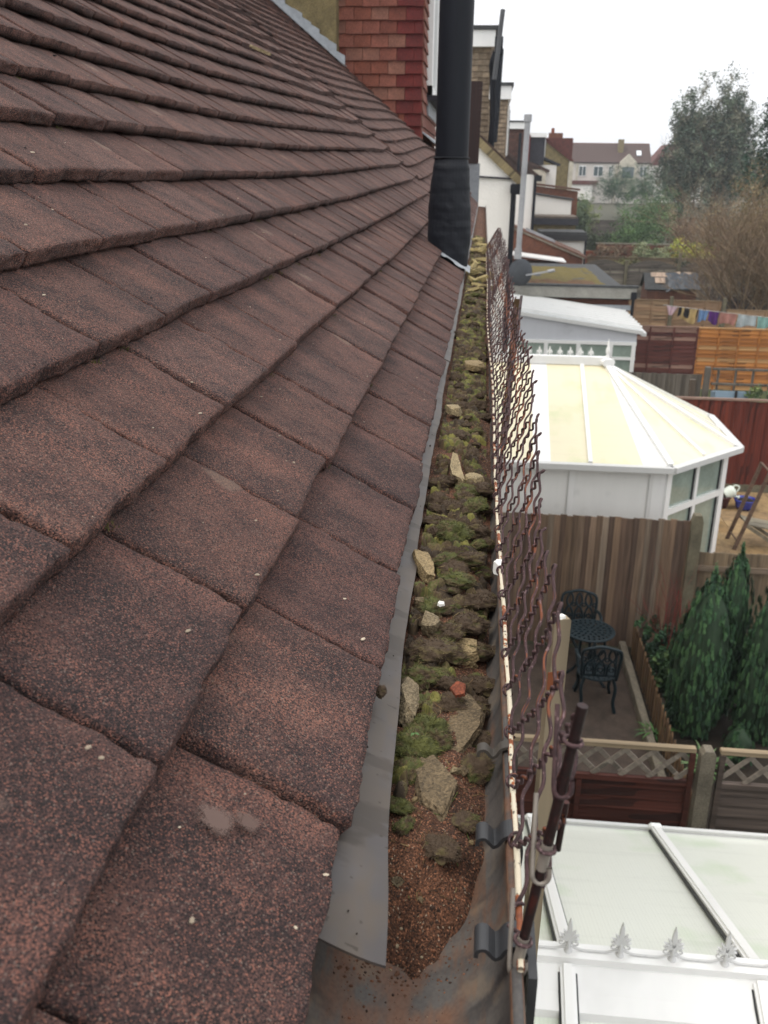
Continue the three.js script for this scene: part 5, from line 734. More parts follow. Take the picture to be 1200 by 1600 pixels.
{ const g = ['#6d675e', '#79736a', '#625c54'].map(c => woodMat(c)); const o = thing('board_fence', 'weathered grey board fence between rust-red and mahogany fences', 'fence'); uprightBoards(o, 2.4, 5.12, 0.1, 1.82, -21.3, g, 0.12, 531); mesh('post', [bx(0.12, 2.0, 0.12, 5.2, 1.0, -21.3, 0, 0, 0, 0.01)], g[1], o);
  const t = thing('trellis_fence', 'open grey trellis rail fence above the rust-red fence', 'fence'); mesh('rail', [bx(4.6, 0.05, 0.05, 7.6, 1.96, -21.3)], g[0], t); mesh('rail', [bx(4.6, 0.05, 0.05, 7.6, 1.62, -21.3)], g[0], t); for (let x = 5.45; x < 9.8; x += 0.38) mesh('upright', [bx(0.045, 1.9, 0.045, x, 1.0, -21.35)], g[1], t);
  for (const [x, y, rx, ry, s] of [[6.05, 0.3, 0.5, 0.75, 541], [6.9, 0.2, 0.45, 0.7, 542], [7.7, 0.2, 0.5, 0.65, 543], [8.6, 0.2, 0.5, 0.7, 544]]) shrub('trellis_shrub', 'feathery green shrub growing along the grey trellis rail', x, y, -20.6, rx, ry, s, ['#55663c', '#44572f', '#6d7a48', '#3a4d2c'], { clumps: 90, L: 0.10, w: 0.03, group: 'shrubs along the trellis rail' });
  const c = thing('cold_frame', 'small blue-lidded garden box behind the rust-red fence', 'box', [5.65, 0.4, -20.9]); mesh('box', [bx(0.7, 0.95, 0.4, 0, 0.47, 0)], std('#b4a78e', { map: stain }), c); mesh('lid', [bx(0.74, 0.2, 0.42, 0, 1.05, 0, -0.2, 0, 0, 0.02)], std('#7d93a6', { map: stain, roughness: 0.4 }), c); mesh('strut', [bx(0.05, 1.25, 0.03, 0.06, 0.6, 0.235)], M.gasket, c);
}
function wovenPanel(label, x0, x1, y1, z, cols, arch = 0, name = 'panel_fence', step = 0.14) { // overlapping level slats with upright battens
  const o = thing(name, label, 'fence'), mats = cols.map(c => woodMat(c, true)); levelBoards(o, x0, x1, 0.08, y1, z, mats, step, x0 * 7 + z); for (let x = x0 + 0.02; x <= x1; x += (x1 - x0 - 0.04) / Math.max(2, Math.round((x1 - x0) / 0.62))) mesh('batten', [bx(0.045, y1 - 0.06, 0.03, x, y1 / 2 + 0.03, z + 0.02)], mats[0], o);
  if (arch) { mesh('arched_top', [prism([[x0, y1 - 0.02], [x1, y1 - 0.02], ...Array.from({ length: 13 }, (_, k) => { const t = 1 - k / 12; return [x0 + (x1 - x0) * t, y1 - 0.01 + arch * Math.sin(Math.PI * t)]; })], 'z', z - 0.02, z + 0.02)], mats[0], o); }
  else mesh('capping', [bx(x1 - x0, 0.03, 0.06, (x0 + x1) / 2, y1 + 0.01, z + 0.005)], mats[mats.length - 1], o); return o;
}
wovenPanel('mahogany stained fence panel beside the orange one', 4.35, 6.42, 1.87, -28, ['#63322c', '#6c3b33', '#5c2c28', '#9a786c'], 0, 'panel_fence', 0.13);
wovenPanel('bright orange-brown fence panel next to the mahogany one', 6.43, 9.9, 1.87, -28, ['#bd7a3a', '#c88545', '#b07036', '#c99b68'], 0, 'panel_fence', 0.13);
{ const t = thing('young_tree', 'slender leafless young tree in front of the orange fence panel', 'tree', [7.05, 0, -27.2]); mesh('branches', twigs(551, V(0, 0, 0), 1.35, 0.7, 110, 0.02, ['#7d5a44', '#8a684e'], { stems: 1, splay: 0.2 }), M.twig, t); }
wovenPanel('light brown woven fence panel behind the washing line', 4.4, 6.75, 1.86, -34.4, ['#a5866a', '#b09274', '#9c7d60', '#a1876a']);
wovenPanel('light brown woven fence panel right of its grey post behind the washing', 6.9, 8.55, 1.86, -34.4, ['#a5866a', '#b39472', '#997a5e', '#a1876a']);
wovenPanel('lower light brown woven fence panel beyond the washing line', 8.75, 11.5, 1.58, -34.4, ['#a5866a', '#b09274', '#9c7d60', '#a1876a']);
for (const [x, l] of [[6.82, 'grey concrete post in the light brown woven fence'], [8.65, 'grey concrete post where the woven fence steps down']]) { const p = mesh('concrete_post', bx(0.11, 2.0, 0.11, 0, 1.0, 0, 0, 0, 0, 0.012), M.concretePost); p.position.set(x, 0, -34.36); tag(p, l, 'post'); }
{ // washing line
  const line = thing('washing_line', 'thin washing line strung above the orange fence', 'line'), at = t => V(5.9 + t * 5, 2.1 - 0.42 * t + 0.12 * (t - 0.5) ** 2, -31); mesh('cord', [tube(Array.from({ length: 12 }, (_, i) => at(i / 11)), 0.006, 40, 5)], M.upvcDull, line);
  const cloth = (label, x, w, h, col, shape, cat) => { const t = (x - 5.9) / 5, p = at(t), m = std(col, { roughness: 0.95, map: mottle }); const prof = (u, v) => { let hh = h, ww = w; if (shape === 'brief') { ww = w * (1 - 0.65 * v); } if (shape === 'scallop') hh = h * (0.55 + 0.45 * Math.abs(Math.cos(u * 6.283))); else if (!shape) { ww = w * (1 - 0.08 * v + 0.05 * Math.sin(v * 5 + x * 7)); hh = h * (0.9 + 0.14 * Math.sin(u * 4 + x * 9)); } return [(u - 0.5) * ww + 0.02 * v * Math.sin(x * 11), -v * hh - 0.02 * Math.sin(u * Math.PI), 0.035 * Math.sin(u * 11 + x * 5) * (0.3 + v)]; };
    const f = gridSurface(20, 8, (u, v) => prof(u, v)), b = gridSurface(20, 8, (u, v) => { const q = prof(u, v); q[2] -= 0.012; return q; }); const o = mesh('laundry', merge([boxUV(f), boxUV(b)]), m); o.position.set(p.x, p.y, p.z); o.rotation.z = -0.08; tag(o, label, cat || 'laundry'); };
  cloth('pale pink briefs pegged at the end of the washing line', 6.2, 0.36, 0.28, '#d9bcc6', 'brief'); cloth('black scalloped garment hanging on the washing line', 6.72, 0.62, 0.3, '#161416', 'scallop'); cloth('beige top hanging on the washing line', 6.75, 0.5, 0.46, '#cbb079'); cloth('blue patterned cloth hanging on the washing line', 7.2, 0.28, 0.4, '#7396c4'); cloth('purple cloth hanging on the washing line', 7.52, 0.34, 0.4, '#5c2a7a'); cloth('dusty pink towel hanging on the washing line', 7.98, 0.52, 0.4, '#b98479'); cloth('pale grey towel hanging on the washing line', 8.58, 0.62, 0.4, '#b9c4c8'); cloth('mint green towel hanging on the washing line', 9.12, 0.44, 0.4, '#8fbab4');
}
{ // shed under tarpaulin
  const o = thing('shed', 'small shed with slipped dark tarpaulin over its felt roof', 'shed', [8.25, 0, -42.5]); mesh('walls', [prism([[-1.05, 0], [1.05, 0], [1.05, 1.35], [-1.05, 1.35]], 'z', -0.7, 0.7), prism([[-0.7, 1.34], [0.7, 1.34], [0, 2.02]], 'x', -1.04, 1.04)], woodMat('#6f4534'), o);
  for (const s of [-1, 1]) mesh('roof_slope', [beam(V(-1.15, 1.72, s * 0.4), V(1.15, 1.72, s * 0.4), 0.92, 0.03, V(0, 0.74, s * 0.67))], M.felt, o);
  const tp = gridSurface(20, 10, (u, v) => { const x = -0.25 + u * 1.4, q = v; return [x, 2.07 - q * 0.6 + 0.03 * vnoise3(u * 7, v * 5, 2) - (u < 0.25 ? 0.12 * (1 - u * 4) * v : 0), 0.06 + q * 0.72 + 0.03 * vnoise3(u * 6, v * 4, 9)]; }); mesh('tarpaulin', boxUV(tp), std('#3c444e', { roughness: 0.4, map: mottle }), o);
  mesh('bare_board', [beam(V(-0.85, 1.99, 0.13), V(-0.15, 1.99, 0.13), 0.24, 0.012, V(0, 0.74, 0.67)), beam(V(-0.7, 1.78, 0.42), V(-0.28, 1.78, 0.42), 0.3, 0.012, V(0, 0.74, 0.67)), beam(V(0.2, 2.07, 0.06), V(0.4, 2.07, 0.06), 0.12, 0.012, V(0, 0.74, 0.67)), beam(V(0.55, 2.07, 0.06), V(0.95, 2.07, 0.06), 0.12, 0.012, V(0, 0.74, 0.67))], std('#c9b3a2', { map: woodH }), o);
}
const farGrey = ['#6f6862', '#7a736b', '#655e58', '#8d877c'];
for (const [x0, x1, l] of [[5.0, 7.1, 'weathered arched fence panel nearest the mossy flat roof'], [7.2, 9.6, 'weathered arched fence panel behind the shed'], [9.75, 12.0, 'weathered arched fence panel right of the tall grey post']]) wovenPanel(l, x0, x1, 1.85, -48, farGrey, 0.28);
wovenPanel('plain weathered level-slat fence panel under the brown bare tree', 12.1, 16, 1.75, -47.5, ['#7d776a', '#8a8476', '#726c60', '#8d877c']);
wovenPanel('low dark level-slat fence panel in front of the bare tree', 10.3, 15, 1.25, -41.5, ['#57524a', '#615b52', '#4e4942', '#6d675c']);
for (const [x, h] of [[7.15, 2.1], [9.68, 2.5], [12.05, 2.0]]) { const p = mesh('concrete_post', bx(0.14, h, 0.14, 0, h / 2, 0), M.concretePost); p.position.set(x, 0, -47.95); tag(p, h > 2.3 ? 'tall grey concrete post behind the shed' : h > 2.05 ? 'grey concrete post between arched panels near the mossy flat roof' : 'grey concrete post between arched and plain panels', 'post'); }
{ const b = thing('garden_bench', 'low wooden bench by the dark slat fence', 'bench', [12.1, 0, -39.8]); mesh('seat', [bx(1.5, 0.05, 0.35, 0, 0.55, 0)], woodMat('#8d8272', true), b); for (const x of [-0.6, 0.6]) mesh('leg', [bx(0.06, 0.53, 0.3, x, 0.265, 0)], woodMat('#6d6458'), b); }

// ================================================================ extensions along the terrace
{
  const o = thing('lean_to', 'white lean-to conservatory with ribbed white roof behind the cream-roofed one', 'conservatory'), x0 = -0.3, x1 = 4.05, y0 = 2.86, y1 = 2.30, zn = -24.2, zf = -28.0; const ribs = M.upvc;
  for (let z = zn + 0.05; z > zf; z -= 0.42) mesh('roof_sheet', [beam(V(x0, y0, z - 0.2), V(x1 + 0.15, y1 - 0.02, z - 0.2), 0.34, 0.03)], std('#b3b9be', { map: stain, roughness: 0.4 }), o), mesh('roof_rib', [beam(V(x0, y0 + 0.05, z - 0.4), V(x1 + 0.15, y1 + 0.03, z - 0.4), 0.08, 0.12)], M.upvc, o);
  mesh('verge', [beam(V(x0, y0 + 0.0, zn + 0.09), V(x1 + 0.12, y1 - 0.02, zn + 0.09), 0.05, 0.09)], M.upvcDull, o); mesh('gable_panel', [prism([[x0, 2.02], [x1, 2.02], [x1, y1 - 0.05], [x0, y0 - 0.05]], 'z', zn - 0.05, zn - 0.02)], std('#c3c6cf', { map: stain }), o); mesh('gutter', [bx(0.12, 0.09, 3.9, x1 + 0.16, y1 - 0.07, (zn + zf) / 2)], M.upvcDull, o);
  mesh('outer_wall', [bx(0.06, 2.2, 3.6, x1 - 0.03, 1.1, -26.1)], M.upvc, o); mesh('dwarf_wall', [bx(x1 - x0, 0.7, 0.1, (x0 + x1) / 2, 0.35, zn - 0.06)], M.upvc, o);
  mesh('window_frame', [bx(x1 - x0, 0.08, 0.07, (x0 + x1) / 2, 1.98, zn), bx(x1 - x0, 0.07, 0.07, (x0 + x1) / 2, 1.6, zn), ...[0.1, 0.95, 1.78, 2.6, 3.42, 3.99].map(x => bx(0.1, 1.3, 0.075, x, 1.36, zn))], M.upvc, o);
  [[0.15, 0.9], [1.0, 1.73], [1.83, 2.55], [2.65, 3.37], [3.47, 3.94]].forEach(([a, b]) => { mesh('window_pane', [bx(b - a, 0.31, 0.02, (a + b) / 2, 1.79, zn - 0.01)], M.glass, o); mesh('window_pane', [bx(b - a, 0.85, 0.02, (a + b) / 2, 1.13, zn - 0.01)], M.glass, o); });
}
{
  const o = thing('flat_roof_extension', 'brick extension with mossy flat felt roof and grey parapet', 'extension'), z0 = -27.6, z1 = -37.6;
  mesh('wall', [bx(4.2, 2.65, 9.8, 2.2, 1.32, (z0 + z1) / 2)], M.brick, o); mesh('roof_felt', [bx(4.45, 0.1, 10, 2.2, 2.72, (z0 + z1) / 2)], M.felt, o);
  mesh('fascia', [bx(4.5, 0.3, 0.12, 2.2, 2.86, z0 + 0.1, 0, 0, 0, 0.02)], std('#a5a39b', { map: mottle }), o); mesh('coping', [bx(4.6, 0.06, 0.25, 2.2, 3.04, z0 + 0.06, 0, 0, 0, 0.01)], M.felt, o); mesh('apron', [bx(4.4, 0.14, 0.05, 2.2, 2.45, z0 + 0.06)], M.leadPale, o);
  mesh('roof_moss', [boxUV(gridSurface(40, 40, (u, v) => { const x = 0.8 + u * 3.3, z = z0 - 1.3 - v * 7.8; const e = Math.min(u, 1 - u, v, 1 - v); return [x, 2.755 + 0.05 * sstep(0, 0.1, e) * (0.6 + 0.7 * fbm3(x * 3, 1, z * 3, 3)), z]; }))], M.mossRoof, o); mesh('roof_moss', [boxUV(gridSurface(30, 20, (u, v) => { const x = 0.8 + u * 3.0, z = z0 - 1.0 - v * 3.0; const e = Math.min(u, 1 - u, v, 1 - v); return [x, 2.755 + 0.06 * sstep(0, 0.1, e) * (0.8 + 0.9 * fbm3(x * 4, 5, z * 4, 3)), z]; }))], M.mossRoof2, o);
  mesh('downpipe', [bar(V(4.38, 0, z0 + 0.12), V(4.38, 2.75, z0 + 0.12), 0.04)], M.black, o); mesh('hopper', [bx(0.16, 0.2, 0.16, 4.38, 2.8, z0 + 0.12, 0, 0, 0, 0.02)], M.black, o);
}
{
  const o = thing('brick_lean_to', 'red brick lean-to with sloping tiled roof and rooflight', 'extension'), z0 = -40.2, z1 = -43.6; mesh('wall', [prism([[0.9, 0], [4.2, 0], [4.2, 2.74], [0.9, 4.02]], 'z', z1, z0)], M.brick, o);
  mesh('roof_slope', [beam(V(0.8, 4.16, (z0 + z1) / 2), V(4.36, 2.78, (z0 + z1) / 2), 3.5, 0.1)], M.paleRoof, o); mesh('coping', [beam(V(0.9, 4.07, z0 + 0.03), V(4.25, 2.77, z0 + 0.03), 0.14, 0.06)], M.concrete, o);
  mesh('rooflight', [beam(V(1.9, 3.8, -41.0), V(3.0, 3.37, -41.0), 0.75, 0.1)], M.darkGlass, o); for (const z of [-40.6, -41.4]) mesh('rooflight_frame', [beam(V(1.85, 3.84, z), V(3.05, 3.37, z), 0.08, 0.1)], M.greyPipe, o);
  const w = thing('polycarbonate_cover', 'flat white ribbed cover between mossy roof and brick lean-to', 'roof'); mesh('sheet', [beam(V(0.9, 3.06, -39), V(3.35, 2.78, -39), 1.7, 0.05)], M.upvc, w); mesh('support_wall', [bx(2.3, 2.7, 1.5, 2.0, 1.35, -39)], M.brick, w);
  const f = thing('flat_roof_shed', 'grey flat-roofed outbuilding with white end wall behind the brick lean-to', 'extension'); mesh('roof_felt', [bx(2.1, 0.16, 2.2, 3.66, 3.5, -45.4)], M.felt, f); mesh('roof_edge', [bx(2.2, 0.26, 0.1, 3.66, 3.34, -44.28)], M.gasket, f); mesh('wall', [bx(2.0, 3.3, 2.0, 3.66, 1.65, -45.4)], M.whiteWall, f); mesh('corner_pipe', [bar(V(4.7, 0, -44.3), V(4.7, 3.3, -44.3), 0.045)], M.black, f);
  const t = thing('flat_roof_shed', 'ochre-walled extension with dark-edged flat roof', 'extension'); mesh('roof_felt', [bx(2.3, 0.14, 2.4, 3.4, 4.05, -48.6)], std('#7d7064', { map: gritTex.map }), t); mesh('roof_edge', [bx(2.4, 0.3, 0.12, 3.4, 3.88, -47.35)], M.slate, t); mesh('wall', [bx(2.2, 3.8, 2.2, 3.4, 1.9, -48.6)], M.roughcast, t);
  const e = thing('white_extension', 'white rendered extension with gently sloping dark verge', 'extension'); mesh('wall', [prism([[1.9, 0], [4.45, 0], [4.45, 4.78], [1.9, 5.12]], 'z', -51.6, -50.2)], M.whiteWall, e); mesh('roof_slope', [beam(V(1.8, 5.2, -50.9), V(4.55, 4.83, -50.9), 1.6, 0.08)], M.felt, e);
  const r = thing('brick_extension', 'brown tiled extension roof above the white sloping extension', 'extension'); mesh('wall', [prism([[2.0, 0], [4.9, 0], [4.9, 5.2], [2.0, 5.5]], 'z', -53.6, -52.0)], M.brick, r); mesh('roof_slope', [beam(V(1.9, 5.62, -52.8), V(5.0, 5.28, -52.8), 1.8, 0.1)], M.paleRoof, r);
}
// ================================================================ the terrace going away
function rearHouse(o, xe, z0, z1, ye, wallMat, roofMat, rise = 2.6, run = 3.2) { mesh('wall', [bx(5, ye, z0 - z1, xe - 2.5, ye / 2, (z0 + z1) / 2)], wallMat, o); mesh('gable', [prism([[xe - 0.02, ye - 0.01], [xe - run * 2, ye - 0.01], [xe - run, ye + rise]], 'z', z1 + 0.02, z0 - 0.02)], roofMat, o); mesh('roof', [beam(V(xe + 0.18, ye - 0.08, (z0 + z1) / 2), V(xe - run, ye + rise, (z0 + z1) / 2), z0 - z1 + 0.1, 0.14, V(0.6, 0.8, 0))], roofMat, o); }
function pipeRun(o, name, pts, r, mat) { mesh(name, [tube(pts, r, pts.length * 6, 9)], mat, o); }
{
  const o = thing('terraced_house', 'white painted house end with tan sloping verge and buff tile-hung dormer', 'house'), xe = 0.62;
  mesh('wall', [prism([[-5, 0], [xe, 0], [xe, 5.86], [-0.75, 7.08], [-5, 7.08]], 'z', -26, -20)], M.whiteWall, o);
  mesh('verge_board', [beam(V(xe + 0.12, 5.84, -19.96), V(-0.9, 7.25, -19.96), 0.09, 0.15, V(0.6, 0.8, 0))], M.tanWood, o); mesh('roof', [beam(V(xe + 0.15, 5.90, -23), V(-1.4, 7.78, -23), 6.05, 0.1, V(0.6, 0.8, 0))], M.brownRoof, o); mesh('drip_course', [bx(0.82, 0.035, 0.05, 0.18, 5.93, -19.97, 0, 0, -0.05)], M.slate, o);
  const d = part('dormer', o); mesh('dormer_wall', [bx(1.5, 2.3, 3.4, -0.76, 7.45, -22.4)], M.brick, d); hung(d, (m, c, y) => { m.position.set(-0.9 + c, y, -20.68); m.rotation.x = -0.15; }, 0.92, 16, 0.112, M.buffTile, null, 0.17, 6.6, null, 601); mesh('fascia', [bx(1.7, 0.3, 3.7, -0.76, 8.52, -22.4)], M.upvc, d); mesh('flat_roof', [bx(1.8, 0.07, 3.8, -0.76, 8.71, -22.4)], M.felt, d);
  pipeRun(o, 'downpipe', [V(0.12, 8.25, -20.35), V(0.06, 8.05, -20.4), V(0.08, 7.8, -20.5), V(0.12, 7.0, -20.5), V(0.1, 6.5, -20.5)], 0.07, M.black); pipeRun(o, 'downpipe', [V(0.2, 8.3, -20.3), V(0.19, 7.9, -20.3), V(0.18, 7.2, -20.3), V(0.16, 6.6, -20.3)], 0.065, M.black); mesh('vent_stub', [tube([V(0.1, 7.7, -19.7), V(0.12, 7.95, -19.7), V(0.14, 8.15, -19.7), V(0.2, 8.9, -19.7)], 0.045, 16, 8)], std('#54565a', { map: mottle, roughness: 0.6 }), o); mesh('hopper', [bx(0.16, 0.3, 0.16, 0.16, 8.35, -20.2)], M.black, o);
  mesh('gutter_end', [bx(0.22, 0.2, 0.3, xe + 0.02, 5.72, -19.85, 0, 0, 0, 0.03)], M.black, o); pipeRun(o, 'corner_downpipe', [V(0.6, 5.7, -19.85), V(0.6, 4, -19.85), V(0.6, 0, -19.85)], 0.055, M.black);
}
{ const o = thing('soil_pipe', 'tall pale grey soil pipe standing off the white house corner', 'pipe', [0.78, 0, -19.5]); mesh('pipe', [bar(V(-0.03, 4.4, 0), V(0, 6.98, 0), 0.055)], M.greyPipe, o); mesh('cowl', [bar(V(0, 6.95, 0), V(0, 7.08, 0), 0.075)], M.greyPipe, o); mesh('socket', [bar(V(-0.035, 4.4, 0), V(-0.035, 4.6, 0), 0.075)], M.greyPipe, o); }
{ const o = thing('satellite_dish', 'dark grey satellite dish fixed below the white house corner', 'satellite dish', [0.84, 4.12, -19.6], 0.25); const dg = new THREE.SphereGeometry(0.5, 28, 10, 0, Math.PI * 2, 0, 0.5).rotateX(Math.PI / 2).translate(0, 0, -0.5); dg.scale(1.05, 1.12, 1); mesh('reflector', [dg, dg.clone().scale(1.01, 1.01, 0.98).translate(0, 0, -0.006)], std('#4b5058', { roughness: 0.6, map: mottle }), o); mesh('arm', [beam(V(0.1, -0.05, 0.0), V(0.55, 0.05, 0.2), 0.03, 0.03)], M.greyPipe, o); mesh('receiver', [bar(V(0.5, 0.04, 0.18), V(0.62, 0.07, 0.24), 0.035)], M.greyPipe, o); mesh('bracket', [bx(0.05, 0.05, 0.3, -0.1, 0, -0.2)], M.black, o); }
{
  const o = thing('terraced_house', 'house with flat-topped buff brick dormer and orange chimney pot', 'house'); rearHouse(o, 0.75, -27, -33, 5.9, M.whiteWall, M.brownRoof); const d = part('dormer', o);
  mesh('dormer_wall', [bx(1.6, 1.9, 3, -0.24, 7.1, -29.6)], M.buffTile[0], d); hung(d, (m, c, y) => { m.position.set(-0.3 + c, y, -28.08); m.rotation.x = -0.15; }, 0.82, 13, 0.112, M.buffTile, null, 0.17, 6.45, null, 602); mesh('fascia', [bx(1.75, 0.34, 3.2, -0.24, 8.1, -29.6)], M.upvc, d); mesh('flat_roof', [bx(1.85, 0.08, 3.3, -0.24, 8.31, -29.6)], M.felt, d); mesh('window_frame', [bx(0.08, 1.3, 1.6, 0.58, 7.15, -29.3)], M.upvc, d); mesh('window_pane', [bx(0.02, 1.1, 1.4, 0.63, 7.15, -29.3)], M.darkGlass, d);
  const c = mesh('chimney_pot', [cyl(0.12, 0.1, 0.4, -0.35, 8.35, -30.5)], M.terracotta, o);
}
{
  const o = thing('terraced_house', 'house with brown tile-hung dormer and white rear wall', 'house'); rearHouse(o, 2.08, -42, -49.5, 6.0, M.whiteWall, M.brownRoof, 2.2); const d = part('dormer', o); mesh('dormer_wall', [bx(1.6, 1.9, 3, 0.9, 7.0, -44)], M.brick, d); hung(d, (m, c, y) => { m.position.set(0.75 + c, y, -42.48); m.rotation.x = -0.15; }, 0.97, 14, 0.112, M.brownTile, null, 0.17, 6.2, null, 603); mesh('fascia', [bx(1.75, 0.26, 3.2, 0.9, 7.92, -44)], M.upvc, d); mesh('flat_roof', [bx(1.8, 0.06, 3.3, 0.9, 8.08, -44)], M.felt, d); mesh('chimney', [bx(0.5, 0.7, 0.5, -0.4, 8.5, -44)], M.brick, o); pipeRun(o, 'downpipe', [V(2.14, 5.9, -41.9), V(2.14, 4, -41.9), V(2.14, 0, -41.9)], 0.065, M.black); mesh('vent_pipe', [bar(V(1.4, 5.9, -41.7), V(1.4, 7.6, -41.7), 0.065)], M.black, o); mesh('gutter_end', [bx(0.28, 0.24, 0.3, 2.26, 5.85, -41.9)], M.black, o);
}
{
  const o = thing('terraced_house', 'house with dark slate-hung dormer, red tiled cheek and cream rear wall', 'house'); rearHouse(o, 3.3, -54, -60, 6.25, M.creamWall, M.brownRoof, 1.2); const d = part('dormer', o); mesh('dormer_wall', [bx(0.85, 1.4, 3, 2.75, 7.2, -56)], M.slate, d); mesh('red_cheek', [bx(0.45, 1.7, 3, 2.15, 7.15, -55.8)], M.darkRedTile[1], d); mesh('fascia', [bx(1.1, 0.22, 3.2, 2.7, 8.0, -56)], M.upvc, d); mesh('window_frame', [bx(0.06, 1.0, 1.6, 3.21, 7.35, -55.8)], M.upvc, d); mesh('window_pane', [bx(0.02, 0.8, 1.4, 3.25, 7.35, -55.8)], M.darkGlass, d);
  mesh('bay', [bx(1.0, 1.8, 2.5, 3.4, 5.6, -56)], M.whiteWall, o); mesh('bay_roof', [beam(V(2.7, 7.05, -56), V(4.1, 6.5, -56), 2.7, 0.1)], M.slate, o);
}
{
  const o = thing('terraced_house', 'house end with ochre gable wall under a red tiled roof', 'house'); mesh('wall', [prism([[-1, 0], [5.15, 0], [5.15, 6.9], [3.4, 8.1], [-1, 8.1]], 'z', -70, -62)], M.roughcast, o); mesh('roof', [beam(V(5.4, 6.78, -66), V(3.3, 8.25, -66), 8.2, 0.14, V(0.6, 0.8, 0))], M.redRoof, o); mesh('red_gable', [prism([[3.5, 8.12], [5.3, 8.12], [5.3, 6.95]], 'z', -64, -61.9)], M.redRoof, o); mesh('chimney', [bx(0.9, 0.5, 0.5, 4.5, 8.3, -66)], M.brick, o); mesh('chimney_pot', [cyl(0.12, 0.1, 0.35, 4.3, 8.5, -66)], M.terracotta, o); mesh('corner_pilaster', [bx(0.25, 6.8, 0.2, 5.3, 3.4, -62)], M.creamWall, o);
}
{
  const o = thing('far_terrace', 'far row of white houses under one brown roof with a small bright rooflight', 'house'), x0 = 10.6, x1 = 21, z = -130;
  mesh('wall', [bx(x1 - x0, 5, 6, (x0 + x1) / 2, 5.1, z - 3)], std('#cdc8c4', { map: stain }), o); mesh('roof', [beam(V(x0 - 0.2, 8.7, z - 1.3), V(x1 + 0.2, 8.7, z - 1.3), 3.8, 0.2, V(0, 0.78, 0.62))], M.brownRoof, o); mesh('ridge', [bx(x1 - x0 + 0.4, 0.15, 0.3, (x0 + x1) / 2, 9.9, z - 2.8)], M.terracotta, o); mesh('roof_end', [prism([[z, 7.5], [z - 5.6, 7.5], [z - 2.8, 9.75]], 'x', x0, x1)], M.brownRoof, o);
  const win = (x, w) => { const f = mesh('window', [bx(w, 1.3, 0.1, x, 6.5, z + 0.02)], M.upvc, o); for (let k = 0; k < 2; k++) mesh('pane', [bx(w / 2 - 0.1, 1.1, 0.04, x + (k - 0.5) * w / 2, 6.5, z + 0.09)], M.darkGlass, f); }; win(12.6, 0.9); win(14.6, 1.2); win(16.2, 0.5); win(20.3, 0.9);
  const b = mesh('bay', [prism([[17.2, 4], [19.3, 4], [19.3, 7.6], [18.25, 8.6], [17.2, 7.6]], 'z', z, z + 1)], M.creamWall, o); mesh('pane', [bx(1.5, 1.3, 0.05, 18.25, 6.4, z + 1.03)], M.darkGlass, b); mesh('porch_roof', [bx(3.4, 0.5, 1.4, 12.9, 5.1, z + 0.7)], M.redRoof, o); mesh('porch_wall', [bx(2.6, 2, 1.2, 12.6, 4.0, z + 0.6)], M.whiteWall, o);
  mesh('chimney', [bx(0.7, 1.6, 0.7, 17.4, 9.6, z - 1.6)], M.roughcast, o); mesh('rooflight', [beam(V(19.4, 8.75, z - 1.05), V(20.0, 8.75, z - 1.05), 0.9, 0.1, V(0, 0.78, 0.62))], new THREE.MeshPhysicalMaterial({ color: new THREE.Color('#dfe6ee'), roughness: 0.1, clearcoat: 1 }), o); mesh('dividing_pilaster', [bx(0.25, 4.8, 0.15, 11.9, 5.1, z + 0.05), bx(0.25, 4.8, 0.15, 16.9, 5.1, z + 0.05)], M.creamWall, o);
}
{ const o = thing('far_house', 'far brown-roofed house with white gable half hidden by trees', 'house'), z = -140; mesh('wall', [bx(7, 5, 6, 26.5, 5.0, z - 3)], M.whiteWall, o); mesh('roof', [prism([[22.6, 7.4], [30.2, 7.4], [28.5, 10.1], [24.8, 10.1]], 'z', z - 5, z + 0.2)], M.redRoof, o); mesh('gable', [prism([[25, 4], [28, 4], [28, 7.6], [26.5, 9.2], [25, 7.6]], 'z', z, z + 1)], M.whiteWall, o); mesh('window', [bx(1.5, 1.4, 0.06, 26.5, 6.6, z + 1.05)], M.darkGlass, o); }

// ================================================================ trees and shrubs beyond the fences
function tree(label, x, z, y0, parts, h, r, seed, group, name = 'tree') { const o = thing(name, label, 'tree', [x, y0, z], 0, group); mesh('trunk', trunk(h, r, 0.06, seed), M.bark, o); mesh('limbs', twigs(seed + 1, V(0, h * 0.35, 0), h * 0.75, 1.0, 260, r * 0.5, ['#5b5148', '#6b6055'], { stems: 4, splay: 0.9 }), M.twig, o); mesh('crown', mergeGeometries(parts.map((p, i) => foliage(seed + 3 + i, ...p))), M.leaf, o); return o; }
const grey = ['#4d5c4c', '#3f4e42', '#5f6c58', '#706f5c'];
tree('tall grey-green tree with rounded crown, taller of the pair by the far houses', 18.2, -80, 1.0, [[0.6, 8.4, 0, 2.5, 3.5, 2.2, 600, 42, 0.19, 0.1, grey, { spread: 0.22, fill: 0.6, lump: 0.5 }], [0.4, 5.2, 0.4, 3.2, 2.9, 2.4, 460, 40, 0.19, 0.1, grey, { spread: 0.22, fill: 0.6, lump: 0.5 }]], 9, 0.28, 701);
tree('tall grey-green tree with looser crown beside its taller neighbour', 15.6, -80, 1.0, [[0.3, 7.8, 0, 1.9, 2.8, 1.8, 460, 40, 0.19, 0.1, grey, { spread: 0.24, fill: 0.65, lump: 0.5 }], [-0.3, 5.3, 0.5, 2.2, 2.6, 2.0, 380, 40, 0.19, 0.1, grey, { spread: 0.26, fill: 0.7, lump: 0.5 }]], 8, 0.26, 711);
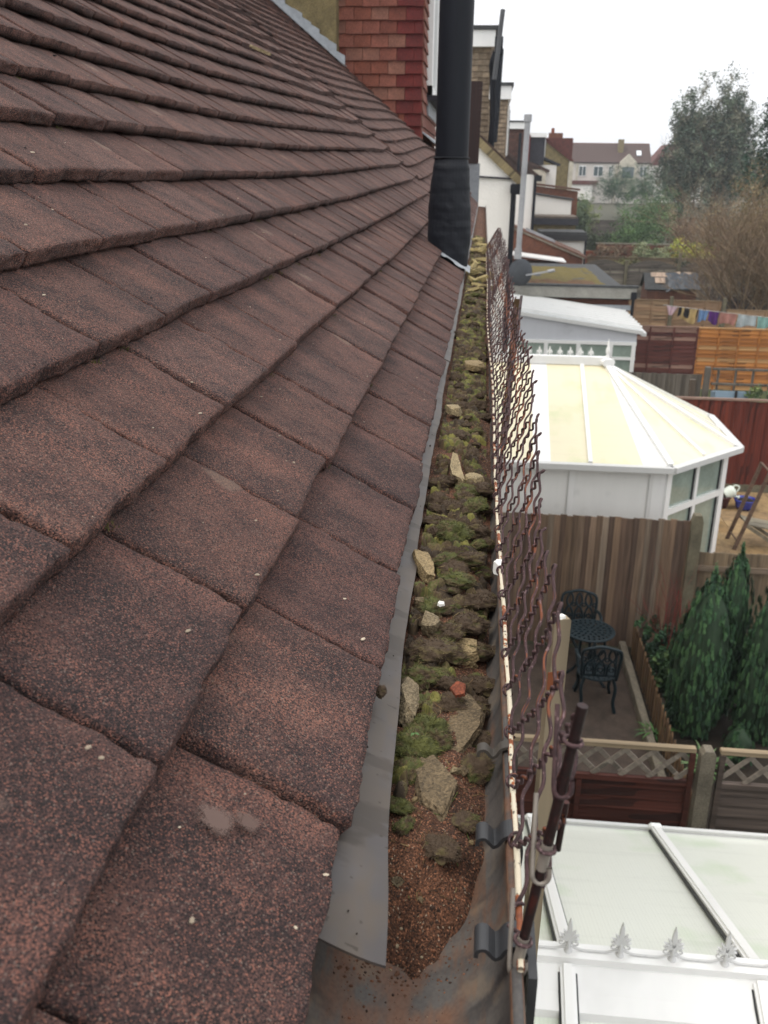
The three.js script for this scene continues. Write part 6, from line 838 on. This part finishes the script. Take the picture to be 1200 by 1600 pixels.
tree('dark green conifer at the edge of the bare brown tree', 13.4, -46, 0.2, [[0, 5.9, 0, 2.0, 4.6, 2.0, 520, 30, 0.2, 0.08, ['#24402f', '#1f3829', '#2f4c38'], { spread: 0.16, fill: 0.45, lump: 0.4, cone: 2.2 }]], 7.5, 0.22, 721, null, 'conifer');
{ const o = thing('bare_tree', 'large leafless brown bushy tree above the plain slat fence', 'tree', [11.1, 0.1, -38]); mesh('trunk', trunk(2.2, 0.16, 0.05, 3), M.bark, o); mesh('branches', mergeGeometries([twigs(731, V(0, 0.4, 0), 6.5, 1.7, 700, 0.035, ['#76614e', '#85705a', '#6a5646', '#8d7a62'], { stems: 18, foot: 1.4, splay: 1.5 }), twigs(732, V(-0.9, 0.4, 0.3), 4.6, 1.8, 600, 0.03, ['#7d6850', '#8f7c62', '#705c48'], { stems: 14, foot: 1.0, splay: 1.7 })]), M.twig, o);
  mesh('dry_leaves', mergeGeometries([foliage(733, -0.4, 4.1, 0, 2.7, 2.5, 1.8, 600, 30, 0.055, 0.03, ['#8d7857', '#7c6a48', '#9a8a66', '#6f6440'], { spread: 0.2, fill: 0.7, lump: 0.45 })]), M.leaf, o); }
{ const o = thing('bare_tree', 'dark purple-brown leafless shrub in front of the plain slat fence', 'tree', [12.0, 0, -40.5]); mesh('branches', twigs(741, V(0, 0, 0), 3.4, 1.1, 420, 0.04, ['#4f4145', '#5d4d4f', '#46393c'], { stems: 12, foot: 0.8, splay: 1.4 }), M.twig, o); }
const vegs = [ // label, x, y, z, rx, ry, colours
  ['dark evergreen shrub before the white far terrace', 13.6, 3.2, -104, 2.4, 1.8, ['#36503a', '#2c4532', '#465e44']], ['tall mid-green shrub in front of the far bay window', 17.2, 3.0, -108, 2.2, 1.9, ['#3a523a', '#4a6346', '#314a35']], ['round dark bush below the far gabled house', 21.2, 2.8, -112, 2.6, 1.8, ['#2f4436', '#3a5040']],
  ['pale yellow-green shrub beside the brown extension roof', 7.6, 1.6, -78, 1.4, 1.5, ['#66743f', '#55693c', '#7a8450']], ['grey-green shrub next to the white sloping extension', 6.9, 1.3, -72, 1.0, 1.4, ['#5c6b4e', '#4a5c44']], ['bright green spreading bush in the middle gardens', 10.4, 0.9, -66, 2.2, 1.5, ['#4c6a3a', '#3d5a33', '#5d7a48']], ['large fresh green bush between far gardens', 12.8, 1.4, -76, 2.5, 1.8, ['#46633a', '#587445', '#395632']],
  ['yellow-flowering forsythia bush above the arched fence', 12.3, 0.4, -58, 1.25, 1.05, ['#a8a23c', '#8f9a40', '#b9b24a', '#6c7a3a']], ['pale lichen-green bush left of the forsythia', 9.9, 0.4, -58, 1.3, 0.85, ['#7c8560', '#8b9270', '#6a7550']], ['brown twiggy hedge plant below the green bushes', 8.2, 0.3, -60, 1.3, 0.8, ['#6f5a44', '#7d6850', '#5c4a3a']], ['rust-brown shrub beside the brick garden wall', 14.5, 0.8, -72, 1.7, 1.3, ['#6e5644', '#7a624c', '#5d4a3c']], ['low dark hedge behind the arched fence', 10.8, 0.2, -51, 1.5, 0.95, ['#2c3a2a', '#34422f']], ['olive hedge plant above the mossy flat roof', 7.6, 0.3, -54, 1.2, 0.7, ['#6d6c45', '#7c7850', '#5b5c3a']], ['dull green garden hedge beside ochre extension', 8.3, 0.8, -68, 1.6, 0.8, ['#4a573c', '#5a6446', '#3d4a34']],
  ['straw-coloured dry bush beside the far gardens', 16.5, 1.5, -92, 2.2, 1.3, ['#8a7a5a', '#79694c', '#97886a']], ['greyish bush at the foot of the tall trees', 19.5, 1.2, -86, 2.0, 1.6, ['#6b6a58', '#5c5c4c', '#7b7866']], ['dense brown thicket under the tall trees', 17.2, 0.8, -70, 2.0, 1.7, ['#6d5c48', '#7c6a54', '#5d4e3e']], ['mossy green thicket right of the forsythia', 15.0, 0.4, -58, 1.5, 1.2, ['#4f5a38', '#5f6a44', '#414c30']]];
vegs.forEach(([l, x, y, z, rx, ry, c], i) => shrub('garden_shrub', l, x, y, z, rx, ry, 760 + i * 3, c, { clumps: 220, per: 34, L: 0.13, w: 0.07, stemR: 0.04, o: { fill: 0.55, spread: 0.24, lump: 0.5 } }));
tree('leafless pinkish birch before the far gabled house', 20.8, -100, 2.0, [[0, 6.2, 0, 1.3, 2.4, 1.3, 60, 18, 0.2, 0.08, ['#8d7b76', '#9a8a84'], { spread: 0.3, fill: 0.8 }]], 7, 0.12, 861);
{ const R = RNG(881); for (let i = 0; i < 9; i++) { const z = -170 - R() * 60, x = 6 + i * 7.5 + R() * 4; tree('hazy bare tree on the skyline behind the far roofs', x, z, 3.4, [[0, 5.2, 0, 2.4, 2.2, 2.4, 60, 16, 0.5, 0.2, ['#7d7a74', '#8a8680'], { spread: 0.3, fill: 0.8 }]], 6, 0.25, 890 + i * 7, 'skyline trees behind the far roofs', 'skyline_tree'); } }
{ const o = thing('garden_wall', 'long red brick garden wall among the middle gardens', 'wall'); mesh('wall', [bx(9, 1.1, 0.25, 12, 1.25, -64)], M.brick, o); mesh('coping', [bx(9.1, 0.08, 0.35, 12, 1.84, -64)], M.concrete, o); const b = thing('garden_wall', 'short brick wall with pier below the olive hedge', 'wall'); mesh('wall', [bx(3, 1.4, 0.25, 7.6, 0.9, -60.5)], M.terracotta, b); mesh('pier', [bx(0.4, 1.9, 0.4, 9.1, 1.0, -60.4)], M.brick, b);
  wovenPanel('long grey fence across the middle gardens', 6.2, 12, 2.6, -80, ['#6a6460', '#756f6a', '#605a56', '#7d7770'], 0, 'panel_fence', 0.2); wovenPanel('brown slat fence across the gardens behind the arched panels', 6.0, 15, 1.7, -55, ['#77654f', '#82705a', '#6b5a46', '#8b7a64'], 0, 'panel_fence', 0.16); }
structure('lawn', [boxUV(gridSurface(30, 60, (u, v) => { const x = 4.0 + u * 26, z = -21.6 - v * 28; return [x, 0.02 + 0.03 * vnoise3(x, 2, z), z]; }))], std('#4f5a34', { map: mottle }), 'worn winter lawns of the middle gardens');

scene.traverse(o => { if (o.isMesh) { o.castShadow = true; o.receiveShadow = true; } });
renderer.render(scene, camera);
